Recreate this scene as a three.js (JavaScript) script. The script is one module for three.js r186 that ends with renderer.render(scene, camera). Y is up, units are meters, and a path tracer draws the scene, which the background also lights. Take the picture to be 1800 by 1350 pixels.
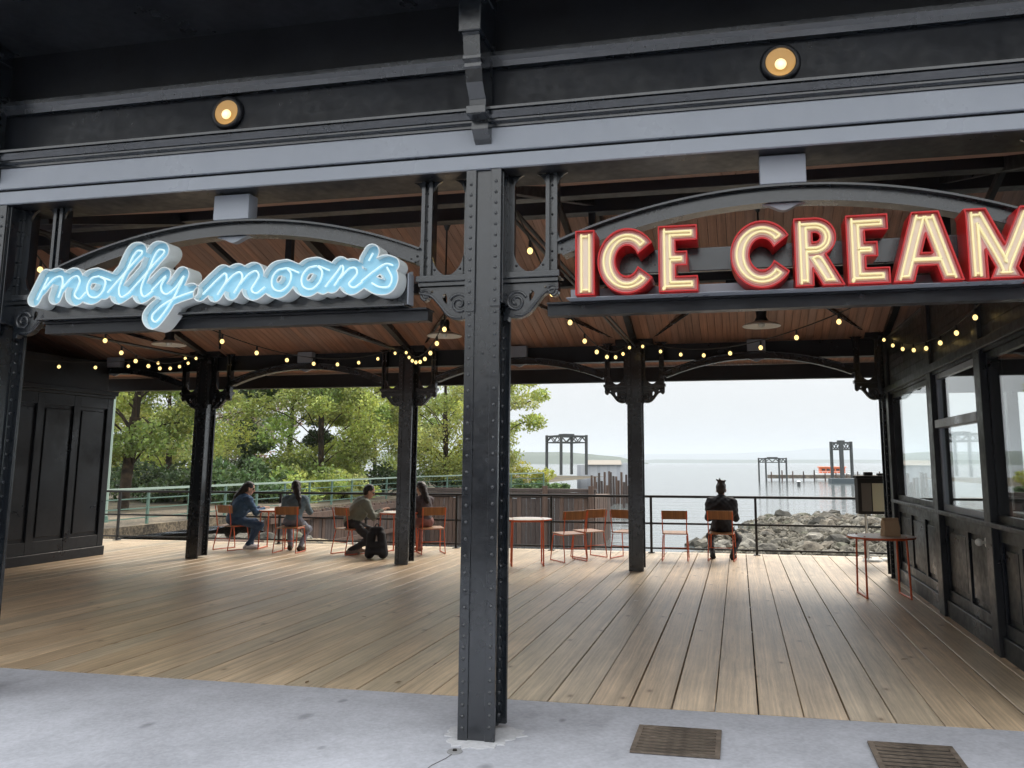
import * as THREE from 'three';
import { RoundedBoxGeometry } from 'three/addons/geometries/RoundedBoxGeometry.js';
import { mergeGeometries } from 'three/addons/utils/BufferGeometryUtils.js';

// ---------------------------------------------------------------- camera, sky, sun, exposure
const scene = new THREE.Scene();
const camera = new THREE.PerspectiveCamera(2 * Math.atan(675 / 1460) * 180 / Math.PI, 4 / 3, 0.05, 40000);
camera.rotation.order = 'YXZ';
camera.position.set(0, 1.65, 0);
camera.rotation.set(8.4 * Math.PI / 180, 12.0 * Math.PI / 180, 0.08 * Math.PI / 180);
camera.setViewOffset(1800, 1350, -85, 78, 1800, 1350);
camera.updateMatrixWorld(true);
scene.add(camera);

const renderer = new THREE.WebGLRenderer({ antialias: true });
renderer.setSize(1024, 768);
renderer.toneMapping = THREE.LinearToneMapping;
renderer.toneMappingExposure = 2.0;
renderer.shadowMap.enabled = true;

{ // overcast sky: brighter towards the zenith, faint cloud structure
  const W = 256, H = 128, data = new Float32Array(W * H * 4);
  for (let j = 0; j < H; j++) for (let i = 0; i < W; i++) {
    const el = ((j + 0.5) / H - 0.5) * Math.PI, az = (i + 0.5) / W * Math.PI * 2;
    const s = Math.max(0, Math.sin(el));
    const cl = 1 + 0.05 * Math.sin(az * 3 + Math.sin(el * 9) * 1.3) * Math.cos(el * 11 + Math.sin(az * 2)) * Math.min(1, s * 4) + 0.03 * Math.sin(az * 7 + el * 17) * Math.min(1, s * 4);
    const L = (0.385 + 1.5 * Math.pow(s, 1.35)) * cl, k = (j * W + i) * 4;
    data[k] = L * 0.98; data[k + 1] = L * 1.0; data[k + 2] = L * 1.01; data[k + 3] = 1;
  }
  const t = new THREE.DataTexture(data, W, H, THREE.RGBAFormat, THREE.FloatType);
  t.mapping = THREE.EquirectangularReflectionMapping; t.magFilter = THREE.LinearFilter; t.minFilter = THREE.LinearFilter; t.needsUpdate = true;
  scene.background = t; scene.environment = t;
}
const sun = new THREE.DirectionalLight(0xfff1de, 1.5);
sun.position.set(10, 34, -48); sun.target.position.set(-2, 0, -9);
sun.castShadow = true; sun.shadow.radius = 36; sun.shadow.mapSize.set(2048, 2048);
Object.assign(sun.shadow.camera, { left: -30, right: 30, top: 30, bottom: -30, near: 1, far: 140 });
scene.add(sun, sun.target);
scene.fog = new THREE.FogExp2(0xdfe8f0, 0.00016);

// ---------------------------------------------------------------- helpers
let seed = 20240517;
const rnd = () => { seed = (seed + 0x6D2B79F5) | 0; let t = Math.imul(seed ^ (seed >>> 15), 1 | seed); t = (t + Math.imul(t ^ (t >>> 7), 61 | t)) ^ t; return ((t ^ (t >>> 14)) >>> 0) / 4294967296; };
const rr = (a, b) => a + (b - a) * rnd();
const V = (x, y, z) => new THREE.Vector3(x, y, z);
const lin = (r, g, b) => new THREE.Color().setRGB(r, g, b);
const PI = Math.PI;

const taken = new Map();
function numbered(n) { const k = taken.get(n) || 0; taken.set(n, k + 1); return k ? n + '_' + String(k).padStart(3, '0') : n; }
function tag(o, label, category, group) { o.userData.label = label; o.userData.category = category; if (group) o.userData.group = group; return o; }
function thing(name, label, category, pos = [0, 0, 0], turn = 0, group) {
  const g = new THREE.Group(); g.name = numbered(name); g.position.set(...pos); g.rotation.y = turn; scene.add(g);
  return tag(g, label, category, group);
}
function structure(name, pos = [0, 0, 0]) { const g = new THREE.Group(); g.name = numbered(name); g.position.set(...pos); g.userData.kind = 'structure'; scene.add(g); return g; }
function clean(g) {
  if (g.index) g = g.toNonIndexed();
  for (const k of Object.keys(g.attributes)) if (!['position', 'normal', 'uv', 'color'].includes(k)) g.deleteAttribute(k);
  if (!g.attributes.uv) g.setAttribute('uv', new THREE.BufferAttribute(new Float32Array(g.attributes.position.count * 2), 2));
  g.morphAttributes = {}; return g;
}
function merged(list) { list = list.flat(9); return list.length === 1 ? list[0] : mergeGeometries(list.map(clean)); }
function part(name, geos, mat, parent, kind) {
  const m = new THREE.Mesh(merged([geos]), mat); m.name = name; m.castShadow = m.receiveShadow = true;
  if (kind) m.userData.kind = kind; if (parent) parent.add(m); return m;
}
function solo(name, geos, mat, label, category, group) { const m = part(numbered(name), geos, mat, scene); return tag(m, label, category, group); }
function copyOf(o, pos, turn, label) {
  const c = o.clone(); c.name = numbered(o.name.replace(/_\d{3}$/, '')); c.userData = { ...o.userData };
  if (pos) c.position.set(...pos); if (turn !== undefined) c.rotation.set(0, turn, 0); if (label) c.userData.label = label; scene.add(c); return c;
}
function uvBox(g, off = [0, 0]) { // uv in metres by dominant normal
  const p = g.attributes.position, n = g.attributes.normal, uv = new Float32Array(p.count * 2);
  for (let i = 0; i < p.count; i++) {
    const ax = Math.abs(n.getX(i)), ay = Math.abs(n.getY(i)), az = Math.abs(n.getZ(i));
    let u, v; if (ay >= ax && ay >= az) { u = p.getX(i); v = p.getZ(i); } else if (ax >= az) { u = p.getZ(i); v = p.getY(i); } else { u = p.getX(i); v = p.getY(i); }
    uv[2 * i] = u + off[0]; uv[2 * i + 1] = v + off[1];
  }
  g.setAttribute('uv', new THREE.BufferAttribute(uv, 2)); return g;
}
// boxes by min/max corner
const B = (x0, x1, y0, y1, z0, z1) => uvBox(clean(new THREE.BoxGeometry(Math.abs(x1 - x0), Math.abs(y1 - y0), Math.abs(z1 - z0)).translate((x0 + x1) / 2, (y0 + y1) / 2, (z0 + z1) / 2)));
const RB = (x0, x1, y0, y1, z0, z1, r = 0.006) => uvBox(clean(new RoundedBoxGeometry(Math.abs(x1 - x0), Math.abs(y1 - y0), Math.abs(z1 - z0), 1, r).translate((x0 + x1) / 2, (y0 + y1) / 2, (z0 + z1) / 2)));
// round bar between two points
function bar(a, b, r, r2 = r, seg = 8) {
  const d = b.clone().sub(a), g = new THREE.CylinderGeometry(r2, r, d.length(), seg, 1);
  g.applyQuaternion(new THREE.Quaternion().setFromUnitVectors(V(0, 1, 0), d.clone().normalize())); g.translate(...a.clone().add(b).multiplyScalar(0.5).toArray()); return clean(g);
}
// square bar between two points
function sbar(a, b, w, h) {
  const d = b.clone().sub(a), g = new THREE.BoxGeometry(w, h, d.length()), m = new THREE.Matrix4().lookAt(a, b, V(0, 1, 0));
  g.applyMatrix4(m); g.translate(...a.clone().add(b).multiplyScalar(0.5).toArray()); return uvBox(clean(g));
}
function tube(pts, r, closed = false, seg = 0, rad = 6) { return clean(new THREE.TubeGeometry(new THREE.CatmullRomCurve3(pts, closed, 'catmullrom', 0.5), seg || pts.length * 4, r, rad, closed)); }
function prism(shape, depth, bevel = 0) { return clean(new THREE.ExtrudeGeometry(shape, { depth, bevelEnabled: bevel > 0, bevelSize: bevel, bevelThickness: bevel, bevelOffset: -bevel, bevelSegments: 1, curveSegments: 10 })); }
function poly(pts) { return new THREE.Shape(pts.map(p => new THREE.Vector2(p[0], p[1]))); }
// section (z,y) extruded along x from x0 to x1
function along(section, x0, x1) { const g = prism(poly(section.map(([z, y]) => [-z, y])), x1 - x0); g.rotateY(PI / 2); g.translate(x0, 0, 0); return uvBox(g); }
// photograph pixel -> world
const camQ = camera.quaternion.clone();
const ray = (px, py) => V((px - 985) / 1460, -(py - 597) / 1460, -1).applyQuaternion(camQ);
const onZ = (px, py, z) => { const d = ray(px, py); return d.multiplyScalar(z / d.z).add(camera.position); };
const onY = (px, py, y = 0) => { const d = ray(px, py); return d.multiplyScalar((y - 1.65) / d.y).add(camera.position); };
const at = (px, d) => { const t = (px - 985) / 1476 * d, c = Math.cos(12 * PI / 180), s = Math.sin(12 * PI / 180); return V(-s * d + c * t, 0, -c * d - s * t); };

// ---------------------------------------------------------------- textures
const hash = (x, y, s) => { let h = Math.imul(x, 374761393) ^ Math.imul(y, 668265263) ^ Math.imul(s, 1442695041); h = Math.imul(h ^ (h >>> 13), 1274126177); return ((h ^ (h >>> 16)) >>> 0) / 4294967296; };
function pn(x, y, px, py, s) { // periodic value noise
  const xi = Math.floor(x), yi = Math.floor(y), fx = x - xi, fy = y - yi, m = (a, b) => ((a % b) + b) % b;
  const u = fx * fx * (3 - 2 * fx), v = fy * fy * (3 - 2 * fy);
  const a = hash(m(xi, px), m(yi, py), s), b = hash(m(xi + 1, px), m(yi, py), s), c = hash(m(xi, px), m(yi + 1, py), s), d = hash(m(xi + 1, px), m(yi + 1, py), s);
  return a + (b - a) * u + (c - a) * v + (a - b - c + d) * u * v;
}
function fbm(u, v, fx, fy, oct, s) { let a = 0, w = 0.5, t = 0; for (let o = 0; o < oct; o++) { a += w * pn(u * fx, v * fy, fx, fy, s + o); t += w; w *= 0.55; fx *= 2; fy *= 2; } return a / t; }
function tex(w, h, fn, size, srgb = true) {
  const d = new Uint8Array(w * h * 4);
  for (let j = 0; j < h; j++) for (let i = 0; i < w; i++) { const c = fn(i / w, j / h, i, j), k = (j * w + i) * 4; for (let q = 0; q < 3; q++) d[k + q] = Math.max(0, Math.min(255, 255 * (Array.isArray(c) ? c[q] : c))); d[k + 3] = 255; }
  const t = new THREE.DataTexture(d, w, h); if (srgb) t.colorSpace = THREE.SRGBColorSpace; t.wrapS = t.wrapT = THREE.RepeatWrapping;
  t.magFilter = THREE.LinearFilter; t.minFilter = THREE.LinearMipmapLinearFilter; t.generateMipmaps = true; t.repeat.set(1 / size[0], 1 / size[1]); t.needsUpdate = true; return t;
}
// boards: u across (0.6 m), v along (3.2 m)
const woodFn = (kn, con) => (u, v) => {
  const warp = 0.05 * fbm(u, v, 3, 5, 3, 11);
  const g = fbm(u + warp, v, 42, 4, 3, 21), g2 = fbm(u + warp * 2, v, 11, 2, 3, 31), f = fbm(u, v, 128, 40, 2, 41), pat = fbm(u, v, 3, 7, 3, 51);
  let k = 0.80 + con * ((g - 0.5) * 0.30 + (g2 - 0.5) * 0.28 + (f - 0.5) * 0.14) + (pat - 0.5) * 0.16;
  const cx = Math.floor(u * 3), cy = Math.floor(v * 8), hx = hash(cx, cy, 61), kx = (cx + 0.25 + 0.5 * hash(cx, cy, 62)) / 3, ky = (cy + 0.3 + 0.4 * hash(cx, cy, 63)) / 8;
  let dk = 0; if (hx < kn) { const dx = (u - kx) * 0.6, dy = (v - ky) * 3.2 * 0.55, r = Math.hypot(dx, dy); dk = Math.exp(-r * r / 0.00022) * 0.26 + Math.exp(-r * r / 0.0012) * 0.08; }
  k -= dk; return [k, k * (0.985 - dk * 0.2), k * (0.965 - dk * 0.35)];
};
const T = {
  wood: tex(512, 1024, woodFn(0.16, 0.7), [0.6, 3.2]),
  woodBump: tex(512, 512, (u, v) => { const w = 0.05 * fbm(u, v, 3, 5, 3, 11); return 0.5 + (fbm(u + w, v, 42, 4, 3, 21) - 0.5) * 0.7 + (fbm(u, v, 128, 40, 2, 41) - 0.5) * 0.3; }, [0.6, 3.2], false),
  concrete: tex(1024, 1024, (u, v) => {
    const a = fbm(u, v, 4, 4, 5, 71), b = fbm(u, v, 23, 23, 4, 72), c = fbm(u, v, 220, 220, 2, 73), d = fbm(u, v, 9, 7, 3, 74);
    let k = 0.84 + (a - 0.5) * 0.15 + (b - 0.5) * 0.09 + (c - 0.5) * 0.10; if (d > 0.66) k -= (d - 0.66) * 0.7;
    const ci = Math.floor(u * 14), cj = Math.floor(v * 14); if (hash(ci, cj, 75) < 0.10) { const x = (ci + 0.2 + 0.6 * hash(ci, cj, 76)) / 14, y = (cj + 0.2 + 0.6 * hash(ci, cj, 77)) / 14, r = Math.hypot((u - x) * 1.6, v - y) * 4.5, R = 0.02 + 0.035 * hash(ci, cj, 78); if (r < R * 1.6) k -= 0.15 * Math.max(0, 1 - (r / R / 1.6) ** 2) * (0.6 + 0.8 * b); }
    return [k * 0.985, k * 0.99, k];
  }, [4.5, 4.5]),
  concreteBump: tex(512, 512, (u, v) => 0.5 + (fbm(u, v, 30, 30, 4, 81) - 0.5) * 0.7 + (fbm(u, v, 180, 180, 2, 82) - 0.5) * 0.5, [1.6, 1.6], false),
  paintBump: tex(256, 256, (u, v) => 0.5 + (fbm(u, v, 12, 12, 4, 91) - 0.5) * 0.8, [0.5, 0.5], false),
  paint: tex(256, 256, (u, v) => { const k = 0.86 + (fbm(u, v, 5, 5, 5, 95) - 0.5) * 0.34 + (fbm(u, v, 60, 60, 2, 96) - 0.5) * 0.1; return [k, k, k]; }, [1.1, 1.1]),
  stone: tex(512, 512, (u, v) => { const k = 0.62 + (fbm(u, v, 5, 5, 5, 101) - 0.5) * 0.7 + (fbm(u, v, 60, 60, 2, 102) - 0.5) * 0.25; return [k, k * 0.985, k * 0.95]; }, [2.2, 2.2]),
  gravel: tex(512, 512, (u, v) => { const k = 0.6 + (fbm(u, v, 6, 6, 4, 105) - 0.5) * 0.6 + (fbm(u, v, 110, 110, 2, 106) - 0.5) * 0.6; return [k, k * 0.96, k * 0.88]; }, [5, 5]),
  wave: tex(512, 512, (u, v) => fbm(u, v, 5, 9, 6, 111), [26, 14], false),
  bark: tex(256, 256, (u, v) => { const k = 0.6 + (fbm(u, v, 22, 5, 4, 121) - 0.5) * 0.9; return [k, k * 0.95, k * 0.88]; }, [1, 1]),
  weave: tex(128, 128, (u, v) => 0.5 + 0.25 * Math.sin(u * PI * 64) * Math.sin(v * PI * 64) + (fbm(u, v, 8, 8, 3, 131) - 0.5) * 0.4, [0.12, 0.12], false),
};
T.wood.anisotropy = 8;
const mat = (c, o = {}) => new THREE.MeshPhysicalMaterial({ color: lin(...c), roughness: 0.6, ...o });
T.paintRough = tex(256, 256, (u, v) => 0.52 + (fbm(u, v, 4, 4, 4, 97) - 0.5) * 0.6 + (fbm(u, v, 40, 40, 2, 98) - 0.5) * 0.25, [1.7, 1.7], false);
const steelO = { map: T.paint, bumpMap: T.paintBump, bumpScale: 0.0006, roughness: 0.46, roughnessMap: T.paintRough, ior: 1.9 };
const M = {
  steel: mat([0.010, 0.0145, 0.021], steelO),
  steelDark: mat([0.014, 0.016, 0.021], { ...steelO, roughness: 0.8, ior: 1.5 }),
  rail: mat([0.012, 0.013, 0.014], { roughness: 0.45 }),
  trim: mat([0.30, 0.325, 0.37], { bumpMap: T.paintBump, bumpScale: 0.0008, roughness: 0.75, roughnessMap: T.paintRough }),
  concrete: mat([0.61, 0.62, 0.67], { map: T.concrete, bumpMap: T.concreteBump, bumpScale: 0.002, roughness: 0.85 }),
  grout: mat([0.74, 0.74, 0.76], { map: T.concrete, bumpMap: T.concreteBump, bumpScale: 0.003, roughness: 0.9 }),
  asphalt: mat([0.05, 0.05, 0.052], { map: T.gravel, roughness: 0.9 }),
  kerb: mat([0.36, 0.36, 0.36], { map: T.concrete, roughness: 0.9 }),
  orange: mat([0.62, 0.105, 0.03], { roughness: 0.4 }),
  tableTop: mat([0.80, 0.70, 0.64], { roughness: 0.35, clearcoat: 0.3 }),
  chairWood: mat([0.50, 0.225, 0.08], { map: T.wood, roughness: 0.42 }),
  enamel: mat([0.62, 0.62, 0.58], { roughness: 0.3 }),
  glass: mat([0.94, 0.97, 0.96], { transmission: 1, thickness: 0, roughness: 0.02, ior: 1.5 }),
  iron: mat([0.035, 0.03, 0.028], { map: T.stone, roughness: 0.7, metalness: 0.3 }),
  rust: mat([0.34, 0.28, 0.24], { map: T.stone, roughness: 0.75, metalness: 0.2, bumpMap: T.paintBump, bumpScale: 0.002 }),
  teal: mat([0.10, 0.175, 0.14], { roughness: 0.5 }),
  tealLight: mat([0.31, 0.40, 0.34], { roughness: 0.45 }),
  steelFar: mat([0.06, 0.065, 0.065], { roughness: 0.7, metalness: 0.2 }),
  white: mat([0.75, 0.76, 0.76], { roughness: 0.6 }),
  bark: mat([0.10, 0.075, 0.055], { map: T.bark, bumpMap: T.bark, bumpScale: 0.02, roughness: 0.95 }),
  wire: mat([0.01, 0.01, 0.01], { roughness: 0.6 }),
  bulb: new THREE.MeshPhysicalMaterial({ color: lin(0.6, 0.5, 0.3), emissive: lin(1.0, 0.70, 0.24), emissiveIntensity: 1.0, roughness: 0.2 }),
};
const woodMats = (n, base, spread, o = {}) => Array.from({ length: n }, (_, i) => { const k = 1 + spread * (2 * hash(i, 3, 7) - 1), h = spread * 0.5 * (2 * hash(i, 5, 9) - 1); return mat([base[0] * k * (1 + h), base[1] * k, base[2] * k * (1 - h)], { map: T.wood, bumpMap: T.woodBump, bumpScale: 0.0012, roughness: 0.62, ...o }); });
const deckMats = woodMats(7, [0.84, 0.67, 0.475], 0.10, { roughness: 0.4 });
const ceilMats = woodMats(6, [0.56, 0.32, 0.24], 0.16, { roughness: 0.5 });
const timberMats = woodMats(5, [0.17, 0.115, 0.095], 0.28, { roughness: 0.9 });

// ---------------------------------------------------------------- ground, deck, water
const pavement = structure('pavement');
part('slab', B(-70, 60, -0.4, 0, -5.94, 1), M.concrete, pavement);
part('kerb', RB(-70, 60, -0.4, 0.001, 1.004, 1.16, 0.02), M.kerb, pavement);
const road = structure('road');
part('asphalt_sheet', new THREE.PlaneGeometry(6000, 3000).rotateX(-PI / 2).translate(0, -0.13, 1501.2), M.asphalt, road);
part('road_line', B(-70, 60, -0.128, -0.122, 9, 9.12), M.white, road);
M.brick = mat([0.13, 0.075, 0.055], { map: T.stone, roughness: 0.9 });
for (const [x0, x1, h, c] of [[-34, -12.5, 5.6, 'dark brick'], [-12, 9, 5.2, 'plain dark brick'], [9.6, 33, 5.9, 'taller dark brick']]) { // unseen row added across the street so the glossy paint mirrors something dark
  const g = thing('added_street_building', c + ' building added unseen across the street for its dark reflection', 'building', [0, -0.13, 22]);
  part('wall', B(x0, x1, 0, h, 0, 9), M.brick, g); part('cornice', B(x0 - 0.1, x1 + 0.1, h, h + 0.25, -0.15, 9.1), M.kerb, g);
  for (let x = x0 + 1.2; x < x1 - 2; x += 2.9) { const w = part('window', [B(x, x + 1.6, 0.8, 0.9, -0.06, -0.002), B(x, x + 1.6, 3.5, 3.6, -0.06, -0.002), B(x, x + 0.08, 0.901, 3.499, -0.05, -0.002), B(x + 1.52, x + 1.6, 0.901, 3.499, -0.05, -0.002)], M.kerb, g); part('pane', B(x + 0.081, x + 1.519, 0.901, 3.499, -0.02, -0.003), M.rail, w); }
}
{ // grout patch round the column foot, with the crack that leaves it
  const s = new THREE.Shape(), n = 44; for (let i = 0; i < n; i++) { const a = i / n * PI * 2, r = 0.20 + 0.07 * hash(i, 1, 3) + 0.025 * Math.sin(a * 3); s[i ? 'lineTo' : 'moveTo'](Math.cos(a) * r, Math.sin(a) * r * 0.95); }
  part('grout_patch', uvBox(prism(s, 0.006, 0.003).rotateX(-PI / 2).translate(-1.58, -0.003, -5.15)), M.grout, pavement);
  const pts = [[-1.62, -4.93], [-1.64, -4.84], [-1.66, -4.72], [-1.70, -4.6], [-1.71, -4.45], [-1.76, -4.3]], geo = [];
  for (let i = 0; i < pts.length - 1; i++) geo.push(sbar(V(pts[i][0], 0.0105, pts[i][1]), V(pts[i + 1][0], 0.0105, pts[i + 1][1]), 0.003 + 0.003 * hash(i, 2, 2), 0.003));
  part('crack', geo.map(g => g.translate(0, -0.0085, 0)), mat([0.16, 0.16, 0.165], { roughness: 0.95 }), pavement);
}
const marker = thing('survey_marker', 'small round dark metal cap set in the concrete beside the column foot', 'marker', [-1.645, 0.012, -4.835]);
part('disc', clean(new THREE.CylinderGeometry(0.042, 0.046, 0.008, 20).translate(0, -0.007, 0)), M.kerb, marker);
part('boss', clean(new THREE.CylinderGeometry(0.012, 0.014, 0.008, 10).translate(0, 0.0005, 0)), M.iron, marker);
function grate(x0, x1, z0, z1, label) {
  const g = thing('drain_grate', label, 'drain grate', [(x0 + x1) / 2, 0.004, (z0 + z1) / 2], 0, 'drain grates in the pavement');
  const w = (x1 - x0) / 2, d = (z1 - z0) / 2;
  part('frame', [B(-w, w, 0, 0.012, -d, -d + 0.03), B(-w, w, 0, 0.012, d - 0.03, d), B(-w, -w + 0.03, 0, 0.012, -d + 0.03, d - 0.03), B(w - 0.03, w, 0, 0.012, -d + 0.03, d - 0.03)], M.rust, g);
  part('pit_shade', B(-w + 0.03, w - 0.03, 0, 0.002, -d + 0.03, d - 0.03), M.rail, g);  // flat plate, no hollow: the darkness below the slats is its black colour
  const n = 8; for (let i = 0; i < n; i++) { const z = -d + 0.03 + (2 * d - 0.06) * (i + 0.5) / n; part('slat', B(-w + 0.03, w - 0.03, 0.003, 0.011, z - 0.016, z + 0.008), M.rust, g); }
}
grate(-0.66, -0.15, -5.52, -5.03, 'brown metal drain grate in the concrete nearer the riveted column');
grate(0.70, 1.17, -5.50, -4.95, 'brown metal drain grate in the concrete farther from the riveted column');

const deck = structure('deck');
{
  const pitch = 0.2875, x0 = -16.3, n = 66, zA = -5.955, zB = -15.95;
  for (let i = 0; i < n; i++) {
    const a = x0 + i * pitch, gap = rr(0.006, 0.0135), w = pitch - gap, h = rr(-0.0015, 0.0015), c = 0.004, L = zA - zB;
    const g = prism(poly([[0, -0.05], [w, -0.05], [w, -c], [w - c, 0], [c, 0], [0, -c]]), L).translate(a, h, zB);
    const p = g.attributes.position, uv = g.attributes.uv, ou = rnd() * 0.6, ov = rnd() * 3.2;
    for (let k = 0; k < p.count; k++) uv.setXY(k, p.getX(k) - a + ou + p.getY(k), p.getZ(k) + ov);
    part('plank', g, deckMats[Math.floor(rnd() * 7)], deck);
  }
  part('joist', [-6.05, -7.5, -9, -10.5, -12, -13.5, -15, -15.85].map(z => B(-16.3, 2.6, -0.35, -0.055, z - 0.05, z + 0.05)), M.steelDark, deck);
  part('fascia_board', B(-16.3, 2.7, -0.42, -0.02, -16.02, -15.97), timberMats[0], deck);
  for (const x of [-15, -11.25, -7.4, -3.5, 0.3]) part('pile', bar(V(x, -3.6, -15.6), V(x, -0.36, -15.6), 0.17, 0.16, 12), timberMats[1], deck);
}
// sea
const water = structure('water');
{
  const m = mat([0.10, 0.115, 0.115], { roughness: 0.12, bumpMap: T.wave, bumpScale: 0.09, ior: 1.33 });
  const g = new THREE.PlaneGeometry(30000, 26000).rotateX(-PI / 2).translate(0, -3, -13006); uvBox(g);
  part('sea_surface', g, m, water);
  part('seabed', B(-70, 60, -3.6, -3.2, -80, -6), M.asphalt, water);
  part('quay_wall', B(-70, 60, -3.6, -0.41, -6.3, -6.0), M.kerb, water);
}

// ---------------------------------------------------------------- steel columns
const XC = [-9.27, -5.42, -1.58, 2.22], ZF = -5.17, ZB = -13.2, TOP = 3.55;
function rivets(list, r = 0.0115) { const s = new THREE.SphereGeometry(r, 6, 3, 0, PI * 2, 0, PI / 2); return list.map(([x, y, z, d]) => { const g = s.clone(); if (d === 'z') g.rotateX(PI / 2); else if (d === 'x') g.rotateZ(-PI / 2); else if (d === '-x') g.rotateZ(PI / 2); return g.translate(x, y, z); }); }
function makeColumn(label) {
  const g = thing('riveted_column', label, 'column', [0, 0, 0], 0, 'riveted steel columns of the pavilion');
  const w = 0.115, d = 0.14;
  part('front_flange', [RB(-w, w, 0.0, TOP, d - 0.016, d, 0.004), RB(-w, -w + 0.062, 0.0, TOP, d + 0.0005, d + 0.010, 0.003), RB(w - 0.062, w, 0.0, TOP, d + 0.0005, d + 0.010, 0.003)], M.steel, g);
  part('rear_flange', RB(-w, w, 0.03, TOP, -d, -d + 0.016, 0.004), M.steel, g);
  part('web', [B(-0.062, -0.05, 0.03, TOP, -d + 0.016, d - 0.016), B(0.05, 0.062, 0.03, TOP, -d + 0.016, d - 0.016)], M.steel, g);
  const ang = []; for (const sx of [-1, 1]) for (const sz of [-1, 1]) ang.push(B(sx * 0.063, sx * 0.073, 0.03, TOP, sz * (d - 0.016), sz * (d - 0.075)), B(sx * 0.074, sx * 0.112, 0.03, TOP, sz * (d - 0.0165), sz * (d - 0.027)));
  part('corner_angle', ang, M.steel, g);
  part('cover_plate', [RB(w - 0.03, w + 0.012, 2.66, TOP, -d - 0.006, d - 0.018, 0.004), RB(-w - 0.012, -w + 0.03, 2.66, TOP, -d - 0.006, d - 0.018, 0.004)], M.steel, g);
  part('splice_plate', [RB(-w - 0.004, -w + 0.064, 2.60, TOP, d + 0.0105, d + 0.019, 0.003), RB(w - 0.064, w + 0.004, 2.63, TOP, d + 0.0105, d + 0.019, 0.003)], M.steel, g);
  const rv = []; let y = 0.07;
  while (y < TOP - 0.04) { const step = y < 0.62 ? 0.066 : y < 2.25 ? 0.102 : 0.072, zf = y > 2.63 ? d + 0.019 : d + 0.010; rv.push([-w + 0.03, y, zf, 'z'], [w - 0.03, y + 0.012, zf, 'z']); if (y < 2.6) for (const s of [-1, 1]) { rv.push([s * 0.073, y + 0.02, d - 0.05, s > 0 ? 'x' : '-x'], [s * 0.073, y + 0.02, -d + 0.05, s > 0 ? 'x' : '-x']); } y += step; }
  rv.push([0, 2.33, d, 'z']);
  part('rivet_heads', rivets(rv), M.steel, g, 'stuff');
  return g;
}
const col0 = makeColumn('tall riveted steel column standing on the pavement between the two neon signs');
col0.position.set(XC[2], 0.006, ZF);
copyOf(col0, [XC[1], 0, ZF], 0, 'riveted steel column beside the first letter of the blue script sign');
copyOf(col0, [XC[3], 0, ZF], 0, 'riveted steel column beside the last letter of the red sign');
copyOf(col0, [XC[0], 0, ZB], 0, 'riveted column on the deck beside the seated person in blue denim');
copyOf(col0, [XC[1], 0, ZB], 0, 'riveted column on the deck beside the black backpack');
copyOf(col0, [XC[2], 0, ZB], 0, 'riveted column on the deck standing among the empty chairs facing the water');
copyOf(col0, [XC[3], 0, ZB], 0, 'riveted column on the deck at the far corner of the glazed kiosk');

// ---------------------------------------------------------------- arched frames between the columns
function scrollShape() { // u from the column outward, y down from 0
  const s = new THREE.Shape(); s.moveTo(0.118, 0); s.lineTo(0.49, 0); s.lineTo(0.49, -0.05);
  s.bezierCurveTo(0.485, -0.10, 0.44, -0.11, 0.43, -0.075); s.bezierCurveTo(0.40, -0.06, 0.375, -0.10, 0.345, -0.14);
  s.bezierCurveTo(0.30, -0.21, 0.25, -0.235, 0.20, -0.232); s.lineTo(0.16, -0.225); s.lineTo(0.15, -0.25); s.lineTo(0.118, -0.25); s.lineTo(0.118, 0);
  const h = new THREE.Path(); h.moveTo(0.30, -0.045); h.bezierCurveTo(0.35, -0.05, 0.33, -0.10, 0.295, -0.13); h.bezierCurveTo(0.285, -0.10, 0.285, -0.07, 0.30, -0.045); s.holes.push(h);
  const h2 = new THREE.Path(); h2.absarc(0.40, -0.035, 0.013, 0, PI * 2, true); s.holes.push(h2);
  return s;
}
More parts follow.
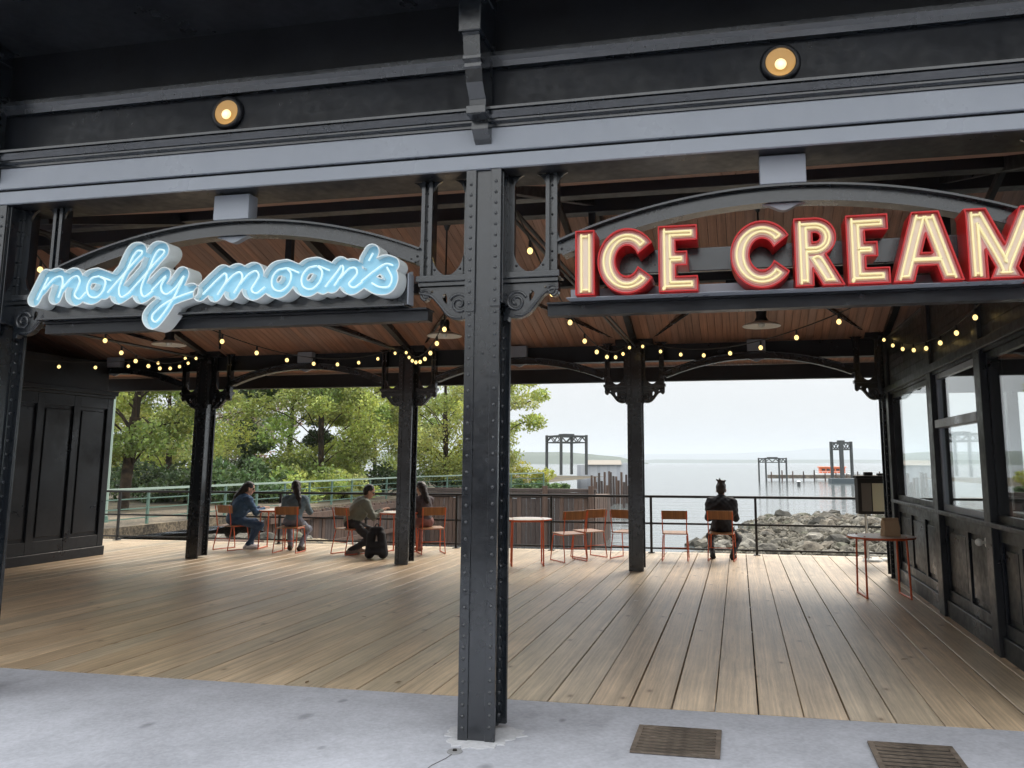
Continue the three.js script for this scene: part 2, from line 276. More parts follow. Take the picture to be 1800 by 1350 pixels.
function makeArch(label, front) {
  const g = thing('arch_frame', label, 'arch frame', [0, 0, 0], 0, 'arched steel frames between columns');
  const half = 1.92, t = 0.05;
  const R = (1.44 * 1.44 + 0.28 * 0.28) / 0.56, cy = 3.36 - R, a1 = Math.asin(1.44 / R);
  const ring = (r0, r1, z0, z1) => { const s = new THREE.Shape(); s.absarc(0, cy, r1, PI / 2 + a1, PI / 2 - a1, true); s.absarc(0, cy, r0, PI / 2 - a1, PI / 2 + a1, false); return uvBox(clean(new THREE.ExtrudeGeometry(s, { depth: z1 - z0, bevelEnabled: false, curveSegments: 28 })).translate(0, 0, z0)); };
  part('arch_band', [ring(R - 0.095, R - 0.014, -0.03, 0.03), ring(R - 0.0135, R, -0.075, 0.075), ring(R - 0.11, R - 0.0955, -0.06, 0.06)], M.steel, g);
  if (front) part('tie_beam', [B(-1.5, 1.5, 2.585, 2.655, -0.045, 0.045), B(-1.5, 1.5, 2.656, 2.668, -0.075, 0.075)], M.steelDark, g);
  const key = part('keystone', [RB(-0.14, 0.14, 3.362, TOP - 0.003, -0.04, 0.075, 0.006)], M.trim, g);
  { const s = new THREE.Shape(); s.moveTo(-0.13, 0); s.bezierCurveTo(-0.06, -0.01, -0.05, -0.04, 0, -0.045); s.bezierCurveTo(0.05, -0.04, 0.06, -0.01, 0.13, 0); part('drop', prism(s, 0.05).translate(0, 3.2475, -0.02), M.trim, key); }
  for (const sd of [-1, 1]) {
    const F = list => list.map(q => sd < 0 ? q.translate(-half, 0, 0) : q.scale(-1, 1, 1).translate(half, 0, 0)).map(q => { if (sd > 0) { const p = q.attributes.position, n = q.attributes.normal, a = p.array, b = n.array, uv = q.attributes.uv.array; for (let i = 0; i < p.count; i += 3) { for (const [arr, k] of [[a, 3], [b, 3], [uv, 2]]) for (let c = 0; c < k; c++) { const x = arr[(i + 1) * k + c]; arr[(i + 1) * k + c] = arr[(i + 2) * k + c]; arr[(i + 2) * k + c] = x; } } } return uvBox(q); });
    part('bracket_post', F([B(0.405, 0.43, 2.885, TOP, -t, t), B(0.458, 0.483, 2.885, TOP, -t, t), B(0.43, 0.458, 2.885, TOP, -t * 0.4, t * 0.4)]), M.steel, g);
    part('bracket_post', F([B(0.13, 0.155, 2.885, TOP, -t, t), B(0.155, 0.185, 2.885, TOP, -t * 0.4, t * 0.4)]), M.steel, g);
    part('bracket_rail', F([RB(0.118, 0.505, 2.84, 2.8845, -0.075, 0.075, 0.006), B(0.118, 0.49, 2.815, 2.8395, -0.055, 0.055)]), M.steel, g);
    const tri = (x, y, sx, sy, k = 1) => { const s = new THREE.Shape(); s.moveTo(x, y); s.lineTo(x + sx * 0.105 * k, y); s.quadraticCurveTo(x + sx * 0.02 * k, y + sy * 0.03 * k, x, y + sy * 0.135 * k); s.lineTo(x, y); return prism(s, 0.02).translate(0, 0, 0.012); };
    for (const q of F([tri(0.4045, 2.885, -1, 1), tri(0.1855, 2.885, 1, 1), tri(0.4045, TOP - 0.001, -1, -1, 0.62), tri(0.1855, TOP - 0.001, 1, -1, 0.62), tri(0.4835, TOP - 0.001, 1, -1, 0.62), tri(0.4835, 3.0, 1, 1, 1.1)])) part('gusset', q, M.steel, g);
    const sc = part('scroll_bracket', F([prism(scrollShape(), 0.05, 0.004).translate(0, 2.8145, -0.025)]), M.steel, g);
    const sp = []; for (let i = 0; i <= 26; i++) { const a = i / 26 * PI * 3.4, r = 0.072 - 0.058 * i / 26; sp.push(V(0.205 + Math.cos(a + 0.4) * r, 2.69 + Math.sin(a + 0.4) * r, 0.031)); }
    const sp2 = []; for (let i = 0; i <= 12; i++) { const a = i / 12 * PI * 2.6, r = 0.036 - 0.026 * i / 12; sp2.push(V(0.445 + Math.cos(a) * r, 2.762 + Math.sin(a) * r, 0.031)); }
    part('scroll', F([tube(sp, 0.011, false, 60), tube(sp2, 0.008, false, 30), tube([V(0.49, 2.772, 0.03), V(0.41, 2.755, 0.03), V(0.345, 2.69, 0.03), V(0.27, 2.61, 0.03), V(0.19, 2.60, 0.03)], 0.009)]), M.steel, sc);
    part('rivet_heads', F(rivets([2.96, 3.02, 3.14, 3.27, 3.38, 3.47].flatMap(y => [[0.444, y, t * 0.4, 'z'], [0.142, y, t, 'z']]).concat([[0.51, 3.03, 0.032, 'z'], [0.51, 3.08, 0.032, 'z'], [0.555, 3.012, 0.032, 'z'], [0.385, 2.93, 0.032, 'z'], [0.205, 2.93, 0.032, 'z']]), 0.009).map(clean)), M.steelDark, g, 'stuff');
  }
  return g;
}
const arch0 = makeArch('arched steel frame carrying the blue script sign', true);
arch0.position.set((XC[1] + XC[2]) / 2, 0, -5.2);
copyOf(arch0, [(XC[2] + XC[3]) / 2, 0, -5.2], 0, 'arched steel frame carrying the red letter sign');
const arch1 = makeArch('arched steel frame on the water side above the people in blue'); arch1.position.set((XC[0] + XC[1]) / 2, 0, ZB);
copyOf(arch1, [(XC[1] + XC[2]) / 2, 0, ZB], 0, 'arched steel frame on the water side above the empty round table');
copyOf(arch1, [(XC[2] + XC[3]) / 2, 0, ZB], 0, 'arched steel frame on the water side above the person in black');
copyOf(arch1, [XC[0] - 1.92, 0, ZB], 0, 'arched steel frame on the water side next to the panelled cabin');

// ---------------------------------------------------------------- entablature over the front columns
M.friezePaint = mat([0.011, 0.014, 0.021], { ...steelO, ior: 1.38, roughness: 0.75 });
const ent = thing('entablature', 'dark painted cornice with two pale grey bands above the neon signs', 'cornice', [0, 0, 0]);
{
  const x0 = -14, x1 = 7;
  part('lower_band', RB(x0, x1, 3.552, 3.648, -5.03, -5.0, 0.006), M.trim, ent);
  part('lintel_beam', [B(x0, x1, 3.556, 3.648, -5.40, -5.031), B(x0, x1, 3.669, 3.828, -5.36, -5.031)], M.steelDark, ent);
  part('band_groove', B(x0, x1, 3.649, 3.667, -5.36, -5.03), M.steelDark, ent);
  part('upper_band', RB(x0, x1, 3.668, 3.828, -5.03, -4.995, 0.006), M.trim, ent);
  part('crown_moulding', [along([[-5.3, 3.829], [-4.985, 3.829], [-4.985, 3.845], [-4.955, 3.857], [-4.955, 3.872], [-5.3, 3.872]], x0, x1), along([[-5.3, 3.873], [-4.945, 3.873], [-4.93, 3.892], [-4.918, 3.912], [-5.3, 3.912]], x0, x1), along([[-5.3, 3.919], [-4.905, 3.919], [-4.905, 3.936], [-4.98, 3.95], [-5.3, 3.95]], x0, x1)], M.steel, ent);
  part('frieze', B(x0, x1, 3.951, 4.245, -5.12, -5.03), M.friezePaint, ent);
  part('frieze_moulding', along([[-5.12, 4.246], [-4.985, 4.246], [-4.965, 4.275], [-4.94, 4.30], [-4.94, 4.33], [-5.12, 4.33]], x0, x1), M.steel, ent);
  part('upper_frieze', B(x0, x1, 4.331, 4.75, -5.12, -5.05), M.steelDark, ent);
  part('eave_soffit', [B(x0, x1, 4.751, 4.79, -5.12, -4.25), B(x0, x1, 4.66, 4.95, -4.25, -4.2)], M.steelDark, ent);
  part('back_board', B(x0, x1, 3.66, 4.75, -5.40, -5.361), M.steelDark, ent);
  for (const x of [XC[1], XC[2], XC[3]]) {
    const sec = [[0, 3.715], [0.035, 3.74], [0.085, 3.79], [0.085, 3.845], [0.17, 3.855], [0.17, 3.915], [0.135, 3.925], [0.14, 3.965], [0.215, 4.05], [0.235, 4.13], [0.25, 4.14], [0.25, 4.165], [0.27, 4.175], [0.27, 4.21], [0.29, 4.33], [0.31, 4.34], [0, 4.34]];
    const c = part('corbel', along(sec.map(([o, y]) => [-4.993 + o, y]), x - 0.055, x + 0.055), M.steel, ent);
    part('cap_strip', RB(x - 0.066, x + 0.066, 3.858, 3.913, -4.90, -4.815, 0.005), M.steel, c); part('cap_strip', RB(x - 0.062, x + 0.062, 4.178, 4.207, -4.80, -4.715, 0.005), M.steel, c);
    part('corbel_head', [RB(x - 0.075, x + 0.075, 4.341, 4.749, -4.99, -4.66, 0.008), RB(x - 0.085, x + 0.085, 4.62, 4.70, -4.985, -4.64, 0.008)], M.steel, c);
  }
}
M.gold = mat([0.55, 0.40, 0.19], { metalness: 0.05, roughness: 0.45 });
M.lampGlow = new THREE.MeshPhysicalMaterial({ color: lin(0.9, 0.8, 0.6), emissive: lin(1.0, 0.74, 0.36), emissiveIntensity: 0.5, roughness: 0.3 });
M.lampGlass = mat([1, 0.96, 0.86], { transmission: 1, thickness: 0, roughness: 0.12 });
for (const [x, y, label] of [[-3.5, 4.115, 'round porthole lamp on the frieze above the blue script sign'], [0.325, 4.10, 'round porthole lamp on the frieze above the red sign']]) {
  const g = thing('porthole_lamp', label, 'lamp', [x, y, -5.03], 0, 'porthole lamps on the frieze');
  part('housing', clean(new THREE.LatheGeometry([[0.09, 0], [0.124, 0], [0.124, 0.014], [0.117, 0.03], [0.106, 0.036], [0.094, 0.036], [0.09, 0.026]].map(p => new THREE.Vector2(...p)), 32).rotateX(PI / 2)), M.steelDark, g);
  part('reflector', clean(new THREE.LatheGeometry([[0.01, 0.003], [0.05, 0.007], [0.078, 0.017], [0.0905, 0.027]].map(p => new THREE.Vector2(...p)), 28).rotateX(PI / 2)), M.gold, g);
  part('bulb', clean(new THREE.SphereGeometry(0.036, 16, 12).scale(1, 1, 0.5).translate(0, -0.014, 0.026)), M.lampGlow, g);
  const l = new THREE.PointLight(0xffc878, 0.008, 4); l.position.set(0, -0.014, 0.075); l.shadow.radius = 1.6; l.castShadow = true; l.name = 'lamp_light'; g.add(l);
}

// ---------------------------------------------------------------- roof
const roof = thing('pavilion_roof', 'reddish brown board ceiling of the pavilion seen from below', 'roof', [0, 0, 0]);
{
  const x0 = -13.4, x1 = 6.4, pitch = 0.113, rz = -9.2, ry = 4.82, bz = -13.25, by = 3.535, L = Math.hypot(rz - bz, ry - by), ang = Math.atan2(ry - by, rz - bz);
  const variants = Array.from({ length: 8 }, () => { const g = RB(-pitch / 2 + 0.002, pitch / 2 - 0.002, 0, 0.02, -L, 0, 0.003), uv = g.attributes.uv, ou = rnd(), ov = rnd() * 3; for (let i = 0; i < uv.count; i++) uv.setXY(i, uv.getX(i) + ou, uv.getY(i) + ov); return g.rotateX(-ang); });
  for (let x = x0 + pitch / 2, i = 0; x < x1; x += pitch, i++) { const m = part('ceiling_board', variants[Math.floor(rnd() * 8)], ceilMats[Math.floor(rnd() * 6)], roof); m.position.set(x, ry + rr(-0.001, 0.001), rz); }
  const near = [], eave = []; const fz = -5.38, fy = 3.56, L2 = Math.hypot(rz - fz, ry - fy), ang2 = Math.atan2(ry - fy, fz - rz), L3 = Math.hypot(2.0, 0.16);
  for (let x = x0 + pitch / 2; x < x1; x += pitch) { near.push(RB(-pitch / 2 + 0.002, pitch / 2 - 0.002, 0, 0.02, 0, L2, 0.003).rotateX(ang2).translate(x, ry, rz)); eave.push(RB(-pitch / 2 + 0.002, pitch / 2 - 0.002, 0, 0.02, -L3, 0, 0.003).rotateX(-0.08).translate(x, by - 0.005, bz - 0.01)); }
  part('front_slope_boards', near, ceilMats[0], roof, 'stuff'); part('eave_boards', eave, ceilMats[1], roof, 'stuff');
  const up = 0.03; part('roof_deck', [along([[rz, ry + up], [-5.42, fy + up + 0.012], [-5.42, 4.8], [-4.3, 4.8], [-4.3, 4.95], [rz, ry + 0.6]], x0 - 0.2, x1 + 0.2), along([[rz, ry + up], [rz, ry + 0.6], [-15.4, 3.7], [-15.4, 3.42], [bz - 2, by - 0.125], [bz, by + up]], x0 - 0.2, x1 + 0.2)], M.steelDark, roof);
  part('ridge_beam', [RB(x0, x1, 4.50, 4.80, rz - 0.09, rz + 0.09, 0.008)], M.steelDark, roof);
  part('purlin', RB(x0, x1, 4.06, 4.20, -11.2, -11.06, 0.006), M.steelDark, roof);
  part('purlin', RB(x0, x1, 4.02, 4.16, -7.2, -7.06, 0.006), M.steelDark, roof);
  part('wall_beam', [RB(x0, x1, TOP - 0.275, TOP - 0.02, ZB - 0.19, ZB - 0.06, 0.006), B(x0, x1, TOP - 0.29, TOP - 0.2755, ZB - 0.24, ZB - 0.02)], M.steelDark, roof);
  part('eave_beam', RB(x0, x1, 3.10, 3.36, -15.12, -14.98, 0.008), M.steelDark, roof);
  for (const x of [x0, x1]) part('light_block_gable', along([[-15.1, 3.3], [-5.36, 3.3], [-5.36, 3.55], [rz, ry], [bz, by], [-15.1, 3.38]], x - 0.06, x + 0.06), M.steelDark, roof);  // unseen end panels, added to keep sky light from leaking in under the roof
}
function truss(x, label) {
  const g = thing('roof_truss', label, 'roof truss', [x, 0, 0], 0, 'roof trusses over the deck');
  part('tie_rod', [bar(V(0.03, 3.47, -5.4), V(0.03, 3.47, ZB + 0.2), 0.016), bar(V(-0.03, 3.47, -5.4), V(-0.03, 3.47, ZB + 0.2), 0.016)], M.steelDark, g);
  part('king_post', B(-0.04, 0.04, 3.42, 4.50, -9.24, -9.16), M.steelDark, g);
  part('rafter', [sbar(V(0, 3.62, -5.46), V(0, 4.66, -9.12), 0.09, 0.16), sbar(V(0, 4.66, -9.28), V(0, 3.60, ZB + 0.1), 0.09, 0.16)], M.steelDark, g);
  part('strut', [sbar(V(0, 3.5, -9.15), V(0, 4.08, -7.2), 0.05, 0.06), sbar(V(0, 3.5, -9.25), V(0, 4.1, -11.1), 0.05, 0.06)], M.steelDark, g);
  part('column_head', [RB(-0.3, 0.3, 3.5, 3.68, ZB - 0.04, ZB + 0.14, 0.01), B(-0.09, 0.09, 3.68, 3.75, ZB + 0.02, ZB + 0.12)], M.steelDark, g);
  for (const s of [-1, 1]) { part('knee_brace', sbar(V(s * 0.28, 3.62, ZB + 0.1), V(s * 1.5, 4.03, -11.25), 0.035, 0.05), M.steel, g); part('brace_shoe', RB(s * 1.6 - 0.12, s * 1.6 + 0.12, 3.94, 4.06, -11.3, -11.06, 0.01), M.steelDark, g); }
}
truss(XC[0], 'steel roof truss above the column by the person in blue denim');
truss(XC[1], 'steel roof truss above the column by the black backpack');
truss(XC[2], 'steel roof truss reaching from the front riveted column to the water side');
truss(XC[3], 'steel roof truss above the glazed kiosk wall');

// pendant lamps
M.lampShade = mat([0.72, 0.70, 0.62], { roughness: 0.35, side: THREE.DoubleSide });
for (const [x, label] of [[-7.35, 'white saucer pendant lamp hanging beyond the tail of the script sign'], [-3.5, 'white saucer pendant lamp hanging beside the column by the backpack'], [0.3, 'white saucer pendant lamp hanging below the red sign']]) {
  const g = thing('pendant_lamp', label, 'pendant lamp', [x, 3.2, -9.6], 0, 'saucer pendant lamps');
  part('stem', bar(V(0, 0.16, 0), V(0, 1.4, 0), 0.011), M.steelDark, g);
  part('canopy', clean(new THREE.LatheGeometry([[0.0, 0], [0.02, 0.01], [0.06, 0.11], [0.075, 0.16]].map(p => new THREE.Vector2(...p)), 20).translate(0, 1.32, 0)), M.steelDark, g);
  part('socket', clean(new THREE.LatheGeometry([[0.0, 0.20], [0.05, 0.19], [0.062, 0.15], [0.055, 0.09], [0.075, 0.06], [0.075, 0.03], [0, 0.03]].map(p => new THREE.Vector2(...p)), 20)), M.steelDark, g);
  part('shade', clean(new THREE.LatheGeometry([[0.05, 0.05], [0.10, 0.035], [0.19, 0.005], [0.215, -0.012], [0.213, -0.018], [0.185, -0.003], [0.1, 0.022], [0.05, 0.036]].map(p => new THREE.Vector2(...p)), 32)), M.lampShade, g);
  part('bulb', clean(new THREE.SphereGeometry(0.038, 12, 8).translate(0, 0.0, 0)), M.lampShade, g);
}

// ---------------------------------------------------------------- glazed kiosk (x = 2.2) and panelled cabin (x = -11.25)
M.cabinPaint = mat([0.010, 0.013, 0.020], { ...steelO, ior: 1.45, roughness: 0.8 });
const kiosk = thing('glazed_kiosk', 'dark timber kiosk with tall windows and panelled base beside the round table', 'kiosk', [0, 0, 0]);
{
  const X = 2.2, X2 = 5.5, zF = -6.2, zB = -12.95;
  part('plinth', [RB(X - 0.03, X + 0.1, 0, 0.18, zB, zF, 0.01), B(X2 - 0.1, X2, 0, 0.18, zB, zF), B(X + 0.1, X2 - 0.1, 0, 0.18, zB, zB + 0.1)], M.cabinPaint, kiosk);
  part('floor', B(X + 0.1, X2 - 0.1, 0.002, 0.02, zB + 0.1, zF), M.steelDark, kiosk);
  const posts = [[-12.85, 0.2], [-10.13, 0.24], [-8.14, 0.2], [-6.3, 0.2]];
  for (const [z, w] of posts) part('post', RB(X - 0.06, X + 0.13, 0.0, 3.5, z - w / 2, z + w / 2, 0.008), M.steelDark, kiosk);
  part('head_rail', [RB(X - 0.07, X + 0.09, 2.66, 2.75, zB, zF, 0.008), B(X - 0.03, X + 0.08, 2.63, 2.66, zB, zF)], M.cabinPaint, kiosk);
  part('upper_wall', B(X - 0.005, X + 0.05, 2.752, 3.5, zB, zF), M.steelDark, kiosk);
  for (let i = 0; i < 7; i++) part('weatherboard', B(X - 0.02, X - 0.006, 2.77 + i * 0.104, 2.87 + i * 0.104, zB, zF), M.steelDark, kiosk);
  part('sill', RB(X - 0.065, X + 0.1, 1.09, 1.135, zB, zF, 0.008), M.cabinPaint, kiosk);
  for (let b = 0; b < 3; b++) {
    const z0 = posts[b][0] + posts[b][1] / 2, z1 = posts[b + 1][0] - posts[b + 1][1] / 2, n = b === 1 ? 2 : 3;
    part('base_panel', B(X + 0.03, X + 0.06, 0.18, 1.09, z0, z1), M.cabinPaint, kiosk);
    part('panel_rail', RB(X + 0.0, X + 0.03, 0.18, 0.29, z0, z1, 0.004), M.cabinPaint, kiosk); part('panel_rail', RB(X + 0.0, X + 0.03, 0.97, 1.09, z0, z1, 0.004), M.cabinPaint, kiosk);
    for (let i = 0; i <= n; i++) { const z = z0 + (z1 - z0) * i / n, w = 0.05; part('panel_stile', RB(X + 0.0, X + 0.03, 0.291, 0.969, Math.max(z0, z - w), Math.min(z1, z + w), 0.004), M.cabinPaint, kiosk); }
    for (let i = 0; i < n; i++) { const a = z0 + (z1 - z0) * i / n + 0.11, c = z0 + (z1 - z0) * (i + 1) / n - 0.11; part('raised_field', RB(X + 0.012, X + 0.031, 0.35, 0.91, a, c, 0.006), M.cabinPaint, kiosk); }
    const tb = b === 1 ? 2.06 : 2.63;
    const wn = part('window', [B(X + 0.0, X + 0.05, 1.136, 1.20, z0, z1), B(X + 0.0, X + 0.05, 2.57, 2.629, z0, z1), B(X, X + 0.05, 1.201, 2.569, z0, z0 + 0.05), B(X, X + 0.05, 1.201, 2.569, z1 - 0.05, z1), ...(b === 1 ? [RB(X - 0.05, X + 0.06, 2.03, 2.12, z0 + 0.051, z1 - 0.051, 0.006)] : [])], b === 1 ? M.trim : M.steelDark, kiosk);
    if (b === 1) { part('pane', B(X + 0.022, X + 0.028, 1.201, 2.029, z0 + 0.051, z1 - 0.051), M.glass, wn); part('pane', B(X + 0.022, X + 0.028, 2.121, 2.569, z0 + 0.051, z1 - 0.051), M.glass, wn); }
    else part('pane', B(X + 0.022, X + 0.028, 1.201, 2.569, z0 + 0.051, z1 - 0.051), M.glass, wn);
  }
  const kn = part('door_knob', [clean(new THREE.SphereGeometry(0.034, 14, 10).translate(X - 0.07, 0.93, -8.42)), bar(V(X + 0.0, 0.93, -8.42), V(X - 0.06, 0.93, -8.42), 0.014), bar(V(X + 0.0, 0.93, -8.42), V(X - 0.012, 0.93, -8.42), 0.045)], M.enamel, kiosk); kn.userData.label = 'pale round knob';
  // far side and end walls
  for (const [z, w] of [[-12.85, 0.2], [-10.1, 0.16], [-8.2, 0.16], [-6.3, 0.2]]) part('post', B(X2 - 0.13, X2, 0.0, 3.5, z - w / 2, z + w / 2), M.steelDark, kiosk);
  part('rear_wall', [B(X2 - 0.08, X2 - 0.03, 0.18, 1.1, zB, zF), B(X2 - 0.08, X2 - 0.03, 2.65, 3.5, zB, zF)], M.steelDark, kiosk);
  part('end_wall', [B(X + 0.05, X2 - 0.1, 0.18, 1.0, zB + 0.02, zB + 0.07), B(X + 0.05, X2 - 0.1, 2.65, 3.5, zB + 0.02, zB + 0.07), B(X + 1.55, X + 1.7, 1.0, 2.65, zB + 0.0, zB + 0.09), B(X + 0.05, X2 - 0.1, 0.02, 3.5, zF - 0.1, zF)], M.steelDark, kiosk);
  part('counter', [RB(X + 1.2, X + 1.9, 0.02, 1.0, -11.4, -9.0, 0.01), RB(X + 1.12, X + 1.98, 1.0, 1.05, -11.5, -8.9, 0.01)], M.enamel, kiosk);
}
const cabin = thing('panelled_cabin', 'dark panelled cabin at the edge of the deck near the railing', 'cabin', [0, 0, 0]);
{
  const X = -11.25, zF = -7.0, zB = -13.25;
  part('plinth', RB(-14.2, X + 0.05, 0, 0.16, zB - 0.03, zF, 0.01), M.cabinPaint, cabin);
  part('wall', B(-14.18, X - 0.02, 0.16, 2.84, zB + 0.03, zF - 0.02), M.cabinPaint, cabin);
  part('cornice', [RB(-14.25, X + 0.08, 2.841, 2.92, zB - 0.06, zF, 0.01), RB(-14.22, X + 0.05, 2.79, 2.84, zB - 0.03, zF, 0.01)], M.cabinPaint, cabin);
  part('upper_wall', B(-14.18, X - 0.06, 2.921, 3.44, zB + 0.06, zF - 0.02), M.steelDark, cabin);
  const zs = [-13.2, -12.42, -11.64, -10.86, -10.0, -9.1, -8.2, -7.1];
  for (let i = 0; i < zs.length; i++) part('stile', RB(X - 0.02, X + 0.02, 0.161, 2.789, zs[i] - 0.07, zs[i] + 0.07, 0.005), M.cabinPaint, cabin);
  for (let i = 0; i < zs.length - 1; i++) { part('panel_rail', RB(X - 0.02, X + 0.017, 0.161, 0.36, zs[i] + 0.071, zs[i + 1] - 0.071, 0.005), M.cabinPaint, cabin); part('panel_rail', RB(X - 0.02, X + 0.017, 2.60, 2.789, zs[i] + 0.071, zs[i + 1] - 0.071, 0.005), M.cabinPaint, cabin); part('raised_field', RB(X - 0.02, X + 0.004, 0.42, 2.54, zs[i] + 0.13, zs[i + 1] - 0.13, 0.012), M.cabinPaint, cabin); }
}

// ---------------------------------------------------------------- terrace railing
const railing = thing('terrace_railing', 'black metal railing with three rails along the water edge of the deck', 'railing', [0, 0, 0]);
{
  const z = -15.75, xs = []; for (let x = 2.17; x > -16.5; x -= 1.895) xs.push(x);
  for (const x of xs) { part('post', RB(x - 0.022, x + 0.022, 0.012, 1.0, z - 0.022, z + 0.022, 0.004), M.rail, railing); part('foot_plate', RB(x - 0.06, x + 0.06, 0.001, 0.013, z - 0.06, z + 0.06, 0.003), M.rail, railing); }
  part('top_rail', RB(-16.3, 5.4, 1.0005, 1.045, z - 0.03, z + 0.03, 0.006), M.rail, railing);
  part('middle_rail', B(-16.3, 5.4, 0.515, 0.55, z - 0.012, z + 0.012), M.rail, railing);
  part('bottom_rail', B(-16.3, 5.4, 0.07, 0.10, z - 0.012, z + 0.012), M.rail, railing);
}

// ---------------------------------------------------------------- channel-letter signs
function contours(f, x0, x1, y0, y1, cell, level) { // closed loops where f = level, inside (f < level) kept on the left
  const nx = Math.ceil((x1 - x0) / cell), ny = Math.ceil((y1 - y0) / cell), val = new Float32Array((nx + 1) * (ny + 1));
  for (let j = 0; j <= ny; j++) for (let i = 0; i <= nx; i++) val[j * (nx + 1) + i] = f(x0 + i * cell, y0 + j * cell) - level;
  const next = new Map(), pos = new Map(), N = nx + 1;
  const H = (i, j) => { const k = 'h' + (j * N + i), a = val[j * N + i], b = val[j * N + i + 1]; if (!pos.has(k)) pos.set(k, [x0 + (i + a / (a - b)) * cell, y0 + j * cell]); return k; };
  const W = (i, j) => { const k = 'v' + (j * N + i), a = val[j * N + i], b = val[(j + 1) * N + i]; if (!pos.has(k)) pos.set(k, [x0 + i * cell, y0 + (j + a / (a - b)) * cell]); return k; };
  for (let j = 0; j < ny; j++) for (let i = 0; i < nx; i++) {
    const a = val[j * N + i] < 0, b = val[j * N + i + 1] < 0, c = val[(j + 1) * N + i + 1] < 0, d = val[(j + 1) * N + i] < 0, k = a + 2 * b + 4 * c + 8 * d;
    const S = () => H(i, j), E = () => W(i + 1, j), Nn = () => H(i, j + 1), L = () => W(i, j), put = (p, q) => next.set(p, q);
    switch (k) { case 1: put(S(), L()); break; case 2: put(E(), S()); break; case 3: put(E(), L()); break; case 4: put(Nn(), E()); break; case 5: put(S(), L()); put(Nn(), E()); break; case 6: put(Nn(), S()); break; case 7: put(Nn(), L()); break;
      case 8: put(L(), Nn()); break; case 9: put(S(), Nn()); break; case 10: put(E(), S()); put(L(), Nn()); break; case 11: put(E(), Nn()); break; case 12: put(L(), E()); break; case 13: put(S(), E()); break; case 14: put(L(), S()); break; }
  }
  const loops = []; while (next.size) { const st = next.keys().next().value; let k = st; const lp = []; while (next.has(k)) { lp.push(pos.get(k)); const n = next.get(k); next.delete(k); k = n; } if (lp.length > 8) loops.push(simplify(lp, cell * 0.12)); }
  return loops;
}
function simplify(p, tol) { // closed Douglas-Peucker
  const n = p.length; let far = 0, fd = 0; for (let i = 0; i < n; i++) { const d = Math.hypot(p[i][0] - p[0][0], p[i][1] - p[0][1]); if (d > fd) { fd = d; far = i; } }
  const run = q => { if (q.length < 3) return q.slice(0, -1); const [a, b] = [q[0], q[q.length - 1]], L = Math.hypot(b[0] - a[0], b[1] - a[1]) || 1e-9; let m = 0, mi = 0; for (let i = 1; i < q.length - 1; i++) { const d = Math.abs((b[0] - a[0]) * (a[1] - q[i][1]) - (a[0] - q[i][0]) * (b[1] - a[1])) / L; if (d > m) { m = d; mi = i; } } return m < tol ? [a] : run(q.slice(0, mi + 1)).concat(run(q.slice(mi))); };
  return run(p.slice(0, far + 1)).concat(run(p.slice(far).concat([p[0]])));
}
const area = l => l.reduce((s, p, i) => { const q = l[(i + 1) % l.length]; return s + p[0] * q[1] - q[0] * p[1]; }, 0) / 2;
const inside = (pt, l) => { let c = false; for (let i = 0, j = l.length - 1; i < l.length; j = i++) if ((l[i][1] > pt[1]) !== (l[j][1] > pt[1]) && pt[0] < (l[j][0] - l[i][0]) * (pt[1] - l[i][1]) / (l[j][1] - l[i][1]) + l[i][0]) c = !c; return c; };
function toShapes(loops) { // even-odd nesting
  const L = loops.map(l => ({ l, a: Math.abs(area(l)) })).filter(o => o.a > 1e-5).sort((p, q) => q.a - p.a), out = [];
  L.forEach((o, i) => { o.depth = L.slice(0, i).filter(q => inside(o.l[0], q.l)).length; });
  for (const o of L) { if (o.depth % 2) continue; const s = poly(o.l); for (const h of L) if (h.depth === o.depth + 1 && inside(h.l[0], o.l)) s.holes.push(new THREE.Path(h.l.map(p => new THREE.Vector2(...p)))); out.push(s); }
  return out;
}
const flat = (shapes, z0, z1) => shapes.map(s => clean(new THREE.ExtrudeGeometry(s, { depth: z1 - z0, bevelEnabled: false })).translate(0, 0, z0));
const segD = (px, py, a, b) => { const dx = b[0] - a[0], dy = b[1] - a[1], t = Math.max(0, Math.min(1, ((px - a[0]) * dx + (py - a[1]) * dy) / (dx * dx + dy * dy + 1e-12))); return Math.hypot(px - a[0] - dx * t, py - a[1] - dy * t); };
const glow = (c, e, k) => new THREE.MeshPhysicalMaterial({ color: lin(...c), emissive: lin(...e), emissiveIntensity: k, roughness: 0.25 });

